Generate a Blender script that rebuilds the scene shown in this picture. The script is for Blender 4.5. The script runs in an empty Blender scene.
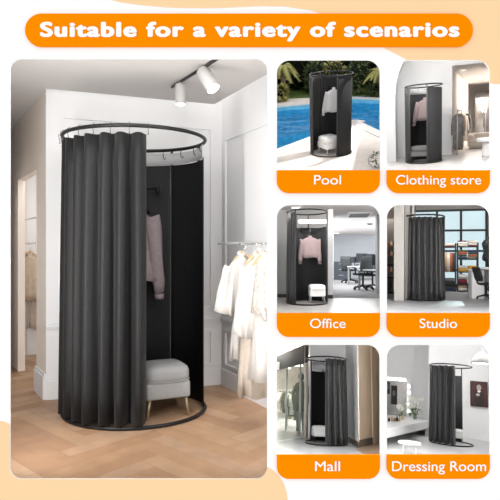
import bpy, bmesh, math, random
from mathutils import Vector, Matrix
from math import sin, cos, pi, radians as R_, sqrt, atan2, tan
random.seed(7)
scn = bpy.context.scene
COL = scn.collection
F = 530.0                      # focal length in pixels of a 500 px frame
CAMZ = 1.10
CAM = Vector((0, 0, CAMZ))
BY = 2.5                       # the display wall stands 2.5 m in front of the camera

scn.view_settings.view_transform = 'Standard'
scn.view_settings.look = 'None'
scn.view_settings.exposure = 0.263
scn.view_settings.gamma = 1
scn.view_settings.use_curve_mapping = False

# ------------------------------------------------------------------ materials
def lin(c):
    c = c / 255.0
    return c / 12.92 if c <= 0.04045 else ((c + 0.055) / 1.055) ** 2.4
def rgb(r, g, b, k=1.0): return (lin(r) * k, lin(g) * k, lin(b) * k, 1)
MATS = {}
def mat(name, col, rough=.6, metal=0, var=0.0, scale=8, bump=0.0, bscale=60, spec=.3, emit=None, estr=0, stretch=None, sheen=0, kind='noise'):
    m = bpy.data.materials.new(name); m.use_nodes = True
    nt = m.node_tree; N = nt.nodes; L = nt.links
    b = N['Principled BSDF']
    b.inputs['Base Color'].default_value = col
    b.inputs['Roughness'].default_value = rough
    b.inputs['Metallic'].default_value = metal
    b.inputs['Specular IOR Level'].default_value = spec
    if sheen: b.inputs['Sheen Weight'].default_value = sheen
    tc = N.new('ShaderNodeTexCoord'); mp = N.new('ShaderNodeMapping')
    L.new(tc.outputs['Object'], mp.inputs['Vector'])
    if stretch: mp.inputs['Scale'].default_value = stretch
    if var > 0:
        if kind == 'noise':
            t = N.new('ShaderNodeTexNoise'); t.inputs['Scale'].default_value = scale; t.inputs['Detail'].default_value = 5
        else:
            t = N.new('ShaderNodeTexWave'); t.inputs['Scale'].default_value = scale; t.inputs['Distortion'].default_value = 3
        L.new(mp.outputs[0], t.inputs['Vector'])
        out = t.outputs['Fac'] if 'Fac' in t.outputs else t.outputs[0]
        r = N.new('ShaderNodeValToRGB')
        r.color_ramp.elements[0].position = .3; r.color_ramp.elements[1].position = .7
        r.color_ramp.elements[0].color = tuple(max(0, c * (1 - var)) for c in col[:3]) + (1,)
        r.color_ramp.elements[1].color = tuple(min(1, c * (1 + var)) for c in col[:3]) + (1,)
        L.new(out, r.inputs['Fac']); L.new(r.outputs[0], b.inputs['Base Color'])
    if bump > 0:
        t2 = N.new('ShaderNodeTexNoise'); t2.inputs['Scale'].default_value = bscale
        L.new(mp.outputs[0], t2.inputs['Vector'])
        bp = N.new('ShaderNodeBump'); bp.inputs['Strength'].default_value = bump; bp.inputs['Distance'].default_value = .01
        L.new(t2.outputs['Fac'], bp.inputs['Height']); L.new(bp.outputs[0], b.inputs['Normal'])
    if emit:
        b.inputs['Emission Color'].default_value = emit; b.inputs['Emission Strength'].default_value = estr
    MATS[name] = m
    return m
def glassy(name, tint, gloss=.12, rough=.05, diffuse=0.0, dcol=(.8, .85, .9, 1), noise=0):
    m = bpy.data.materials.new(name); m.use_nodes = True
    nt = m.node_tree; N = nt.nodes; L = nt.links
    N.remove(N['Principled BSDF']); out = N['Material Output']
    tr = N.new('ShaderNodeBsdfTransparent'); tr.inputs[0].default_value = tint
    gl = N.new('ShaderNodeBsdfGlossy'); gl.inputs['Roughness'].default_value = rough
    mx = N.new('ShaderNodeMixShader'); mx.inputs[0].default_value = gloss
    L.new(tr.outputs[0], mx.inputs[1]); L.new(gl.outputs[0], mx.inputs[2])
    last = mx
    if diffuse:
        df = N.new('ShaderNodeBsdfDiffuse'); df.inputs[0].default_value = dcol
        m2 = N.new('ShaderNodeMixShader'); m2.inputs[0].default_value = diffuse
        L.new(mx.outputs[0], m2.inputs[1]); L.new(df.outputs[0], m2.inputs[2]); last = m2
    if noise:
        t2 = N.new('ShaderNodeTexNoise'); t2.inputs['Scale'].default_value = noise
        tc = N.new('ShaderNodeTexCoord'); L.new(tc.outputs['Object'], t2.inputs['Vector'])
        bp = N.new('ShaderNodeBump'); bp.inputs['Strength'].default_value = .5; bp.inputs['Distance'].default_value = .05
        L.new(t2.outputs['Fac'], bp.inputs['Height']); L.new(bp.outputs[0], gl.inputs['Normal'])
    L.new(last.outputs[0], out.inputs[0])
    MATS[name] = m
    return m
K = 1 / 1.2
mat('board_white', rgb(255, 255, 255, K * 1.02), .9, spec=0, var=.004, scale=3)
mat('board_cream', rgb(255, 219, 172, K), .9, spec=0, var=.006, scale=3)
mat('sign_orange', rgb(255, 144, 0, K), .9, spec=0, var=.006, scale=3)
mat('sign_white', rgb(255, 255, 255, K * 1.02), .9, spec=0, var=.004, scale=3)
mat('wall_white', (.76, .76, .77, 1), .9, var=.015, scale=2)
mat('wall_warm', (.84, .76, .69, 1), .9, var=.015, scale=2)
mat('ceiling_white', (.72, .68, .66, 1), .9, var=.02, scale=2)
mat('ceiling_greige', (.56, .535, .52, 1), .9, var=.02, scale=2)
mat('case_white', (.75, .75, .75, 1), .9, var=.02, scale=2)
mat('black_fabric', (.0085, .0085, .009, 1), .55, var=.15, scale=60, bump=.15, bscale=400, spec=.25, sheen=.05)
mat('black_fabric_soft', (.020, .020, .021, 1), .5, var=.1, scale=60, spec=.4, sheen=.1)
mat('black_panel', (.012, .012, .013, 1), .9, var=.1, scale=40, spec=.1)
mat('gray_panel', (.03, .03, .032, 1), .9, var=.1, scale=40, spec=.2)
mat('black_metal', (.012, .012, .012, 1), .4, .3, var=.1, scale=50, spec=.4)
mat('gunmetal', (.055, .055, .055, 1), .45, .3, var=.1, scale=40)
mat('steel', (.6, .6, .62, 1), .3, 1, var=.05, scale=50)
mat('mesh_band', (.42, .42, .43, 1), .8, var=.05, scale=60)
mat('stool_gray', (.33, .33, .33, 1), .85, var=.06, scale=90, bump=.1, bscale=500)
mat('stool_mid', (.17, .17, .17, 1), .85, var=.06, scale=90)
mat('stool_white', (.78, .78, .78, 1), .7, var=.03, scale=60)
mat('brass', (.45, .36, .24, 1), .4, .6, var=.06, scale=60)
mat('mauve', (.25, .205, .215, 1), .85, var=.08, scale=40, bump=.15, bscale=200)
mat('mauve_light', (.27, .205, .21, 1), .85, var=.06, scale=40)
mat('shirt_white', (.78, .78, .80, 1), .85, var=.04, scale=40)
mat('cream_cloth', (.58, .555, .53, 1), .9, var=.04, scale=30, bump=.2, bscale=90)
mat('beige_cloth', (.55, .48, .41, 1), .9, var=.07, scale=30, bump=.2, bscale=90)
mat('sand_cloth', (.52, .43, .33, 1), .9, var=.12, scale=30, bump=.2, bscale=90)
mat('floral', (.62, .56, .52, 1), .9, var=.35, scale=45)
mat('hanger_wood', (.62, .42, .25, 1), .5, var=.12, scale=20, stretch=(1, 6, 6))
mat('chrome', (.7, .7, .7, 1), .2, 1, var=.03, scale=20)
mat('lamp_white', (.8, .8, .8, 1), .4, var=.02, scale=10)
mat('lamp_gray', (.42, .41, .40, 1), .5, var=.02, scale=10)
mat('lamp_glow', (1, 1, 1, 1), .5, emit=(1, .97, .92, 1), estr=6, var=.01)
mat('bulb_glow', (1, 1, 1, 1), .5, emit=(1, .98, .95, 1), estr=1.4, var=.01)
mat('panel_glow', (1, 1, 1, 1), .5, emit=(1, .97, .93, 1), estr=4, var=.01)
WOODS = []
for i, c in enumerate([(196, 160, 124), (187, 150, 114), (203, 168, 134), (180, 142, 108), (192, 158, 126)]):
    WOODS.append(mat('oak_%d' % i, rgb(c[0] + 4, c[1] + 3, c[2] + 6, .72), .45, var=.09, scale=9, stretch=(1, 1, 1), bump=.05, bscale=30, spec=.3))
mat('oak_gap', rgb(168, 132, 100, .86), .7, var=.1, scale=9)

# ------------------------------------------------------------------ mesh builder
class MB:
    def __init__(s): s.v = []; s.f = []; s.mi = []; s.cur = 0; s.sm = []
    def add(s, vs, fs, smooth=False):
        o = len(s.v); s.v += [Vector(v) for v in vs]
        for f in fs: s.f.append([i + o for i in f]); s.mi.append(s.cur); s.sm.append(smooth)
    def box(s, c, d, rz=0, rx=0, bev=0):
        c = Vector(c); hx, hy, hz = d[0] / 2, d[1] / 2, d[2] / 2
        M = Matrix.Rotation(rz, 3, 'Z') @ Matrix.Rotation(rx, 3, 'X')
        if bev > 0:
            bm = bmesh.new(); bmesh.ops.create_cube(bm, size=1)
            bmesh.ops.scale(bm, vec=d, verts=bm.verts)
            bmesh.ops.bevel(bm, geom=list(bm.edges), offset=bev, segments=3, affect='EDGES', profile=.5)
            bm.verts.index_update()
            s.add([M @ v.co + c for v in bm.verts], [[v.index for v in f.verts] for f in bm.faces], True); bm.free(); return
        vs = [M @ Vector((x * hx, y * hy, z * hz)) + c for z in (-1, 1) for y in (-1, 1) for x in (-1, 1)]
        s.add(vs, [(0, 2, 3, 1), (4, 5, 7, 6), (0, 1, 5, 4), (2, 6, 7, 3), (0, 4, 6, 2), (1, 3, 7, 5)])
    def loft(s, rings, cap=True, closed=True, smooth=True):
        n = len(rings[0]); vs = [p for r in rings for p in r]; fs = []
        for i in range(len(rings) - 1):
            for j in range(n if closed else n - 1):
                k = (j + 1) % n
                fs.append((i * n + j, i * n + k, (i + 1) * n + k, (i + 1) * n + j))
        if cap and closed:
            fs.append(tuple(range(n - 1, -1, -1))); fs.append(tuple((len(rings) - 1) * n + j for j in range(n)))
        s.add(vs, fs, smooth)
    def tube(s, pts, r, n=8, closed=False):
        pts = [Vector(p) for p in pts]; m = len(pts)
        rr = r if isinstance(r, (list, tuple)) else [r] * m
        rings = []; up = None
        for i in range(m):
            if closed: t = pts[(i + 1) % m] - pts[i - 1]
            else: t = pts[min(i + 1, m - 1)] - pts[max(i - 1, 0)]
            t = t.normalized() if t.length > 1e-9 else Vector((0, 0, 1))
            if up is None: up = Vector((0, 0, 1)) if abs(t.z) < .9 else Vector((1, 0, 0))
            a = t.cross(up)
            if a.length < 1e-4: a = t.cross(Vector((0, 1, 0.1)))
            a.normalize(); b = a.cross(t).normalized(); up = b
            rings.append([pts[i] + (a * cos(2 * pi * j / n) + b * sin(2 * pi * j / n)) * rr[i] for j in range(n)])
        if closed:
            rings.append(rings[0]); s.loft(rings, cap=False)
        else: s.loft(rings)
    def lathe(s, prof, n=24, c=(0, 0, 0), cap=True):
        c = Vector(c)
        s.loft([[c + Vector((r * cos(2 * pi * j / n), r * sin(2 * pi * j / n), z)) for j in range(n)] for r, z in prof], cap=cap)
    def ball(s, c, r, n=10, sc=(1, 1, 1)):
        c = Vector(c); m = n // 2 + 1
        s.loft([[c + Vector((r * sc[0] * sin(pi * (i + .02) / (m + .04)) * cos(2 * pi * j / n), r * sc[1] * sin(pi * (i + .02) / (m + .04)) * sin(2 * pi * j / n), -r * sc[2] * cos(pi * (i + .02) / (m + .04)))) for j in range(n)] for i in range(m + 1)])
    def prism(s, poly, z0, z1):
        n = len(poly)
        vs = [(p[0], p[1], z0) for p in poly] + [(p[0], p[1], z1) for p in poly]
        fs = [tuple(range(n - 1, -1, -1)), tuple(range(n, 2 * n))] + [(i, (i + 1) % n, (i + 1) % n + n, i + n) for i in range(n)]
        s.add(vs, fs)
    def seg(s, a, b, z0, z1, t=.05):          # a wall from a to b, thickness going to the left of a->b
        a = Vector(a[:2]); b = Vector(b[:2]); d = (b - a).normalized(); nrm = Vector((-d.y, d.x)) * t
        s.prism([a, b, b + nrm, a + nrm], z0, z1)

def link(o): COL.objects.link(o); return o
def mesh_obj(name, mb, mats, M=None, parent=None, solid=0, sub=0):
    me = bpy.data.meshes.new(name); me.from_pydata([tuple(v) for v in mb.v], [], mb.f); me.update()
    if not isinstance(mats, (list, tuple)): mats = [mats]
    for m in mats: me.materials.append(MATS[m] if isinstance(m, str) else m)
    for p, i, sm in zip(me.polygons, mb.mi, mb.sm): p.material_index = i; p.use_smooth = sm
    bm = bmesh.new(); bm.from_mesh(me); bmesh.ops.recalc_face_normals(bm, faces=bm.faces); bm.to_mesh(me); bm.free()
    o = bpy.data.objects.new(name, me); link(o)
    if parent is not None: o.parent = parent
    elif M is not None: o.matrix_world = M
    if solid:
        md = o.modifiers.new('s', 'SOLIDIFY'); md.thickness = solid; md.offset = 0
    if sub:
        md = o.modifiers.new('u', 'SUBSURF'); md.levels = sub; md.render_levels = sub
    return o
def tag(o, label, cat, group=None, kind=None):
    if kind != 'structure': o['label'] = label; o['category'] = cat
    if group: o['group'] = group
    if kind: o['kind'] = kind
    return o

# ------------------------------------------------------------------ rooms behind the display wall
ROOMS = {}
class Room:
    """A true-to-shape room, turned and uniformly scaled; px helpers find points on its own floor and walls."""
    def __init__(s, cx, cy, th, h, near_px, ext, main=False):
        s.ext = ext; s.h = h
        w = Vector(((cx - 250) / F, 1, (250 - cy) / F)).normalized()
        if main: w = Vector((0, 1, 0))
        ez = Vector((0, 0, 1)); u = (ez - w * ez.dot(w)).normalized()
        t = R_(th)
        Z = -sin(t) * w + cos(t) * u; Y = cos(t) * w + sin(t) * u; X = Y.cross(Z)
        s.R = Matrix((X, Y, Z)).transposed()
        s.S = 1.0
        s.eye = Vector((0, 0, h))
        if not main:
            p = s.floor(cx, near_px)
            d = s.R @ (p - s.eye)
            s.S = (BY + .22) / d.y
        s.M = Matrix.Translation(CAM) @ s.R.to_4x4() @ Matrix.Scale(s.S, 4) @ Matrix.Translation(-s.eye)
    def ray(s, px, py):
        return s.R.transposed() @ Vector(((px - 250) / F, 1, (250 - py) / F))
    def floor(s, px, py, z=0.0):
        d = s.ray(px, py); t = (z - s.h) / d.z; return s.eye + d * t
    def at(s, px, py, y):
        d = s.ray(px, py); return s.eye + d * (y / d.y)
    def xz(s, px, y, py=None):
        p = s.at(px, py if py else (s.ext[1] + s.ext[3]) / 2, y); return Vector((p.x, p.y))
    def zat(s, px, py, y): return s.at(px, py, y).z
    def T(s, loc, rz=0): return s.M @ Matrix.Translation(Vector((loc[0], loc[1], loc[2] if len(loc) > 2 else 0))) @ Matrix.Rotation(rz, 4, 'Z')
    def thing(s, name, label, cat, loc, rz=0, group=None):
        o = bpy.data.objects.new(name, None); link(o); o.empty_display_size = .1
        o.matrix_world = s.T(loc, rz); ROOMS.setdefault(s, []).append(o); return tag(o, label, cat, group)
    def one(s, name, mb, m, label, cat, loc, rz=0, group=None, solid=0):
        o = mesh_obj(name, mb, m, s.T(loc, rz), solid=solid); ROOMS.setdefault(s, []).append(o)
        return tag(o, label, cat, group)
    def struct(s, name, mb, m, clip=True):
        o = mesh_obj(name, mb, m, s.M.copy()); o['kind'] = 'structure'
        if clip: s.clip(o)
        return o
    def planes(s, grow=0.0):
        x0, y0, x1, y1 = s.ext
        ml, mt, mr, mb = s.marg if hasattr(s, 'marg') else (4, 6, 4, 6)
        x0 -= ml + grow; x1 += mr + grow; y0 -= mt + grow; y1 += mb + grow
        a, b, c, d = (x0 - 250) / F, (x1 - 250) / F, (250 - y0) / F, (250 - y1) / F
        return [(CAM, Vector((-1, a, 0))), (CAM, Vector((1, -b, 0))), (CAM, Vector((0, -c, 1))), (CAM, Vector((0, d, -1))), (Vector((0, BY + .04, 0)), Vector((0, -1, 0)))]
    def clip(s, o):
        bm = bmesh.new(); bm.from_mesh(o.data); bm.transform(o.matrix_world)
        for co, no in s.planes():
            bmesh.ops.bisect_plane(bm, geom=list(bm.verts) + list(bm.edges) + list(bm.faces), plane_co=co, plane_no=no, clear_outer=True)
        bm.transform(o.matrix_world.inverted()); bm.to_mesh(o.data); bm.free()
    def case(s, y1, sides='lrtb', m='case_white', yt=None):
        x0, yy0, x1, yy1 = s.ext
        ml, mt, mr, mb = s.marg
        a, b, c, d = [(v) / F for v in (x0 - ml - 250 - .4, x1 + mr - 250 + .4, 250 - yy0 + mt + .4, 250 - yy1 - mb - .4)]
        P = lambda u, v, Y: Vector((u * Y, Y, CAMZ + v * Y))
        Y0 = BY + .013; e = .002
        def quad(p, q, n, Y1, name):
            mb_ = MB(); n = Vector(n) * e
            A = [P(*p, Y0), P(*q, Y0), P(*q, Y1), P(*p, Y1)]
            mb_.add(A + [v + n for v in A], [(0, 1, 2, 3), (7, 6, 5, 4), (0, 4, 5, 1), (1, 5, 6, 2), (2, 6, 7, 3), (3, 7, 4, 0)])
            o = mesh_obj(name, mb_, m); o['kind'] = 'structure'
        if 'l' in sides: quad((a, d), (a, c), (-1, 0, 0), y1, 'wall_left')
        if 'r' in sides: quad((b, d), (b, c), (1, 0, 0), y1, 'wall_right')
        if 't' in sides: quad((a, c), (b, c), (0, 0, 1), yt or y1, 'ceiling')
        if 'b' in sides: quad((a, d), (b, d), (0, 0, -1), y1, 'floor')
    def front_light(s, power, y0, y1, color=(1, .98, .95), spot=0):
        """unseen fill strip added behind the display wall above the opening, lighting the room"""
        x0, yy0, x1, yy1 = s.ext; c = (250 - yy0 + s.marg[1] - .8) / F
        cx = ((x0 + x1) / 2 - 250) / F
        p0 = Vector((cx * y0, y0, CAMZ + c * y0)); p1 = Vector((cx * y1, y1, CAMZ + c * y1))
        ld = bpy.data.lights.new('added_strip_fill', 'AREA'); ld.shape = 'RECTANGLE'
        ld.size = (x1 - x0) / F * y0 * .92; ld.size_y = (p1 - p0).length; ld.energy = power; ld.color = color
        o = bpy.data.objects.new('added_strip_fill', ld); link(o)
        Y = (p1 - p0).normalized(); X = Vector((1, 0, 0)); X = (X - Y * X.dot(Y)).normalized(); Z = X.cross(Y)
        if Z.z < 0: X = -X; Z = X.cross(Y)
        o.matrix_world = Matrix.Translation((p0 + p1) / 2 + Vector((0, 0, -.001))) @ Matrix((X, Y, Z)).transposed().to_4x4()
    def back_light(s, power, color=(1, .98, .95), tilt=8):
        """unseen wash added behind the display wall above the opening, to fill the room"""
        x0, yy0, x1, yy1 = s.ext; Y = BY + .05; hh = (s.marg[1] - 1.5) / F * Y
        ld = bpy.data.lights.new('added_wash_fill', 'AREA'); ld.shape = 'RECTANGLE'; ld.size = (x1 - x0) / F * Y * .95; ld.size_y = hh * .9; ld.energy = power; ld.color = color
        o = bpy.data.objects.new('added_wash_fill', ld); link(o)
        o.location = (((x0 + x1) / 2 - 250) / F * Y, Y, CAMZ + (250 - yy0) / F * Y + hh * .5)
        o.rotation_euler = (R_(90 - tilt), 0, 0)
    def side_lights(s, power, color=(1, .98, .95), left=1.0, right=1.0, toe=12):
        """unseen upright fill strips added behind the display wall, both sides of the opening"""
        x0, yy0, x1, yy1 = s.ext; Y = BY + .05
        for sx, xa, mg, k in ((-1, x0, s.marg[0], left), (1, x1, s.marg[2], right)):
            if k == 0: continue
            wd = (mg - .7) / F * Y
            ld = bpy.data.lights.new('added_side_fill', 'AREA'); ld.shape = 'RECTANGLE'; ld.size = wd; ld.size_y = (yy1 - yy0) / F * Y * .78; ld.energy = power * k; ld.color = color
            o = bpy.data.objects.new('added_side_fill', ld); link(o)
            o.location = ((xa - 250 + sx * .4) / F * Y + sx * wd * .5, Y, CAMZ + (250 - (yy0 + yy1) / 2) / F * Y)
            o.rotation_euler = (R_(90), 0, R_(toe * sx))
    def area(s, loc, sx, sy, power, rot=(0, 0, 0), color=(1, .98, .95)):  # cove glow in the ceiling slots, elsewhere fill added to brighten the rooms
        ld = bpy.data.lights.new('cove_or_added_fill', 'AREA'); ld.shape = 'RECTANGLE'
        ld.size = sx * s.S; ld.size_y = sy * s.S; ld.energy = power; ld.color = color
        o = bpy.data.objects.new('cove_or_added_fill', ld); link(o)
        Rm = s.R.to_4x4() @ Matrix.Rotation(rot[2], 4, 'Z') @ Matrix.Rotation(rot[0], 4, 'X') @ Matrix.Rotation(rot[1], 4, 'Y')
        o.matrix_world = Matrix.Translation(s.M @ Vector(loc)) @ Rm
        return o

# ------------------------------------------------------------------ the booth
def make_booth(P, loc, R, ky, H, label, curtains=(), panels=(), poles=(), band=None, rail=None, rr=.011, hooks=True, hem=.03, ctop=.045, pm='black_panel', amp=.028, group='black changing booths', cm='black_fabric'):
    bs = getattr(P, 'bs', 1.0)
    panels = [(a, b_, c * bs, d) for a, b_, c, d in panels]
    if band: band = (band[0], band[1], band[2] * bs)
    if rail: rail = tuple(v * bs for v in rail)
    t = P.thing('changing_booth', label, 'changing booth', loc, 0, group)
    pt = lambda a, r=R, z=0: Vector((r * cos(R_(a)), r * ky * sin(R_(a)), z))
    for nm, z in (('top_ring', H), ('bottom_ring', rr)):
        mb = MB(); mb.tube([pt(k * 5, R, z) for k in range(72)], rr, 8, True); mesh_obj(nm, mb, 'black_metal', parent=t)
    for a in poles:
        mb = MB(); p = pt(a); mb.tube([(p.x, p.y, rr), (p.x, p.y, H)], rr * .85, 8); mesh_obj('pole', mb, 'gunmetal', parent=t)
    for (a0, a1, n) in curtains:
        mb = MB(); cols = n * 10; rows = 10; rings = []
        ph = [random.uniform(-.35, .35) for _ in range(n + 2)]; am = [random.uniform(.7, 1.25) for _ in range(n + 2)]
        for i in range(rows + 1):
            f = i / rows; z = (H - ctop) + f * (hem - (H - ctop)); row = []
            for j in range(cols + 1):
                u = j / cols * n; k = int(min(u, n - 1e-6)); g = u - k
                w = sin(2 * pi * u + ph[k] * (1 - g) + ph[k + 1] * g + .25 * sin(3 * f + k))
                w = 2 * abs(sin(pi * (u + .12 * ph[k] * (1 - g) * g * 4 + .04 * sin(3 * f + k)))) ** .85 - 1
                A = amp * (am[k] * (1 - g) + am[k + 1] * g) * (.65 + .5 * f)
                a = a0 + (a1 - a0) * j / cols + .35 * (1 / n) * (a1 - a0) * .0
                row.append(pt(a, R - amp * .6 + A * w, z - .006 * (1 - abs(w)) * (1 - f)))
            rings.append(row)
        mb.loft(rings, cap=False, closed=False)
        c = mesh_obj('curtain', mb, cm, parent=t, solid=.004)
        if hooks:
            for k in range(n + 1):
                a = a0 + (a1 - a0) * min(1, max(0, (k + .0) / n)); p = pt(a)
                hb = MB(); hb.tube([p + Vector((0, 0, H + rr * 1.6)), p + pt(a, rr * 1.8) + Vector((0, 0, H + .002)), p + pt(a, rr * .9) + Vector((0, 0, H - ctop - .012))], .0018, 5)
                hb.ball(p + pt(a, rr * 1.2) + Vector((0, 0, H - ctop - .012)), .004, 6)
                mesh_obj('curtain_hook', hb, 'gunmetal', parent=c)
    for (a0, a1, zt, mm) in panels:
        mb = MB(); n = 24
        mb.loft([[pt(a0 + (a1 - a0) * j / n, R - .012, z) for j in range(n + 1)] for z in (zt, zt * .5, .02)], cap=False, closed=False)
        mesh_obj('side_panel', mb, mm, parent=t, solid=.006)
    if band:
        a0, a1, z0 = band
        mb = MB(); n = 20
        mb.loft([[pt(a0 + (a1 - a0) * j / n, R - .02, z) for j in range(n + 1)] for z in (H - .03, z0)], cap=False, closed=False)
        b = mesh_obj('header_band', mb, 'mesh_band', parent=t, solid=.004)
        b['label'] = 'grey header strip under the top ring'
        for k in range(5):
            a = a0 + (a1 - a0) * (k + .5) / 5
            hb = MB(); q = pt(a, R - .035)
            hb.tube([q + Vector((0, 0, H - .02)), q + Vector((0, 0, H - .06)), q + Vector((.012, 0, H - .075)), q + Vector((.02, 0, H - .06))], .003, 5)
            mesh_obj('hook', hb, 'black_metal', parent=b)
    if rail:
        x0, y0, x1, y1, z = rail
        mb = MB(); mb.tube([(x0, y0, z), (x1, y1, z)], rr, 8)
        r = mesh_obj('hanging_rail', mb, 'black_metal', parent=t)
        for f in (.0, 1.):
            hb = MB(); x = x0 + (x1 - x0) * f; y = y0 + (y1 - y0) * f
            hb.tube([(x, y, z - .04), (x, y, z + .03)], rr * 1.2, 6); mesh_obj('rail_bracket', hb, 'black_metal', parent=r)
    return t

# ------------------------------------------------------------------ stool
def make_stool(P, loc, w, h, label, m='stool_gray', leg='brass', rz=0, group='upholstered stools', d=None):
    t = P.thing('footstool', label, 'stool', loc, rz, group)
    d = d or w; sh = h * .30
    mb = MB(); mb.box((0, 0, h - sh * 1.55), (w * .96, d * .96, sh * 1.1), bev=sh * .16); mesh_obj('seat_base', mb, m, parent=t)
    mb = MB(); n = 12; q = []
    bm_r = []
    for k, (z, s_) in enumerate([(-.5, .96), (-.25, 1.0), (.1, 1.0), (.35, .94), (.5, .75), (.56, .3)]):
        ring = []
        for j in range(32):
            a = 2 * pi * j / 32; e = 5
            c_, s2 = cos(a), sin(a); r = (abs(c_) ** e + abs(s2) ** e) ** (-1 / e)
            ring.append((c_ * r * w / 2 * s_, s2 * r * d / 2 * s_, h - sh * .5 + z * sh))
        bm_r.append(ring)
    mb.loft(bm_r); c = mesh_obj('cushion', mb, m, parent=t)
    mb = MB(); mb.tube([(cos(a) * (abs(cos(a)) ** 5 + abs(sin(a)) ** 5) ** (-.2) * w / 2 * 1.0, sin(a) * (abs(cos(a)) ** 5 + abs(sin(a)) ** 5) ** (-.2) * d / 2, h - sh * .95) for a in [2 * pi * k / 40 for k in range(40)]], sh * .05, 5, True)
    mesh_obj('piping', mb, m, parent=c)
    for sx in (-1, 1):
        for sy in (-1, 1):
            mb = MB(); mb.tube([(sx * w * .38, sy * d * .38, h - sh * 1.9), (sx * w * .45, sy * d * .45, 0)], [w * .04, w * .022], 8)
            mesh_obj('leg', mb, leg, parent=t)
    return t

# ------------------------------------------------------------------ clothes
def garment(P, loc, name, label, cat, m, w=.40, L=.6, sleeve=.5, depth=.09, rz=0, flare=1.1, group=None, seed=1, skirt=False, cuff=None, collar=True, sl_out=.10, open_front=False, k=1.0, buttons=0):
    rnd = random.Random(seed)
    t = P.thing(name, label, cat, loc, rz, group)
    mb = MB(); n = 36; rings = []
    ph = rnd.uniform(0, 6)
    if skirt: prof = [(0, .34), (-.03, .36), (-.12, .42), (-.35, .50), (-.7, .56), (-1, .60)]
    else: prof = [(.045 / L, .16), (.02 / L, .22), (-.01 / L, .62), (-.05 / L, 1.0), (-.25, 1.0), (-.5, .96), (-.8, 1.0 * flare), (-1, 1.05 * flare)]
    for i, (zf, wf) in enumerate(prof):
        z = zf * L; ring = []
        hw = w / 2 * wf; dd = depth / 2 * (.5 if i == 0 and not skirt else 1) * (1 + .35 * max(0, -zf)) * (1 if not skirt else 1.3)
        rip = max(0, -zf) * (.012 if not skirt else .02)
        for j in range(n):
            a = 2 * pi * j / n
            ca, sa = cos(a), sin(a)
            x = hw * math.copysign(abs(ca) ** .8, ca); y = dd * math.copysign(abs(sa) ** .8, sa)
            y += rip * sin(a * 7 + ph + zf) + rip * .5 * sin(a * 13 + ph)
            x += rip * .4 * cos(a * 9 + ph)
            ring.append((x * k, y * k, (z + (.008 * sin(a * 5 + ph) if i == len(prof) - 1 else 0)) * k))
        rings.append(ring)
    mb.loft(rings, cap=False)
    body = mesh_obj('waistband' if False else 'body', mb, m, parent=t, solid=.004)
    if skirt:
        b = MB(); b.tube([(cos(a) * w * .172 * k, sin(a) * depth * .68 * k, 0) for a in [2 * pi * q / 24 for q in range(24)]], .012 * k, 6, True)
        mesh_obj('waistband', b, m, parent=t); return t
    if collar:
        b = MB(); b.tube([(cos(a) * w * .09 * k, sin(a) * depth * .3 * k, (.045 + .01 * sin(a)) * k) for a in [2 * pi * q / 20 for q in range(20)]], .013 * k, 6, True)
        mesh_obj('collar', b, m, parent=t)
    for s in (-1, 1):
        b = MB(); rs = []
        N_ = 7
        for q in range(N_ + 1):
            f = q / N_
            x = s * (w * .44 + sl_out * f ** .8 + rnd.uniform(-.004, .004)); z = -.035 - sleeve * f; y = -.01 + .02 * sin(f * 3 + seed)
            r = (.068 - .022 * f) * (w / .42)
            if cuff == 'bell': r = (.06 + .035 * f) * (w / .42)
            if q == N_ and cuff != 'bell': r *= .8
            rs.append([(k * (x + r * cos(2 * pi * j / 14) * (1 + .08 * sin(5 * j + q))), k * (y + .7 * r * sin(2 * pi * j / 14)), k * (z + (s * r * cos(2 * pi * j / 14) * .35))) for j in range(14)])
        b.loft(rs, cap=False); sl = mesh_obj('sleeve', b, m, parent=t, solid=.004)
        if cuff == 'cuff':
            c = MB(); x = s * (w * .44 + sl_out); z = -.035 - sleeve
            c.lathe([(.034 * k, -.04 * k), (.037 * k, 0)], 14, (k * x, 0, k * z), cap=False); mesh_obj('cuff', c, m, parent=sl, solid=.003)
    if buttons:
        b = MB(); b.box((0, -depth / 2 * 1.05 * k, -L * .5 * k), (.022 * k, .01 * k, L * .98 * k)); pk = mesh_obj('placket', b, m, parent=t)
        for q in range(buttons):
            b = MB(); b.ball((0, (-depth / 2 * 1.05 - .007) * k, (-.06 - (L - .12) * q / (buttons - 1)) * k), .006 * k, 6); mesh_obj('button', b, 'stool_white', parent=pk)
    return t
def hanger(P, loc, label, m='hanger_wood', w=.38, rz=0, hook=.10, group='clothes hangers', k=1):
    t = P.thing('clothes_hanger', label, 'hanger', loc, rz, group)
    b = MB(); b.tube([(-w / 2 * k, 0, -.075 * k), (-w / 4 * k, 0, -.03 * k), (0, 0, 0), (w / 4 * k, 0, -.03 * k), (w / 2 * k, 0, -.075 * k)], [.008 * k, .011 * k, .012 * k, .011 * k, .008 * k], 8); mesh_obj('shoulder_bar', b, m, parent=t)
    pts = [(0, 0, 0), (0, 0, (hook - .035) * k)] + [(.018 * k * sin(a), 0, (hook - .017 - .018 * cos(a)) * k) for a in [pi * .2 + pi * 1.15 * q / 8 for q in range(9)]]
    b = MB(); b.tube(pts, .0035 * k, 6); mesh_obj('hook', b, 'chrome', parent=t)
    return t

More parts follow.
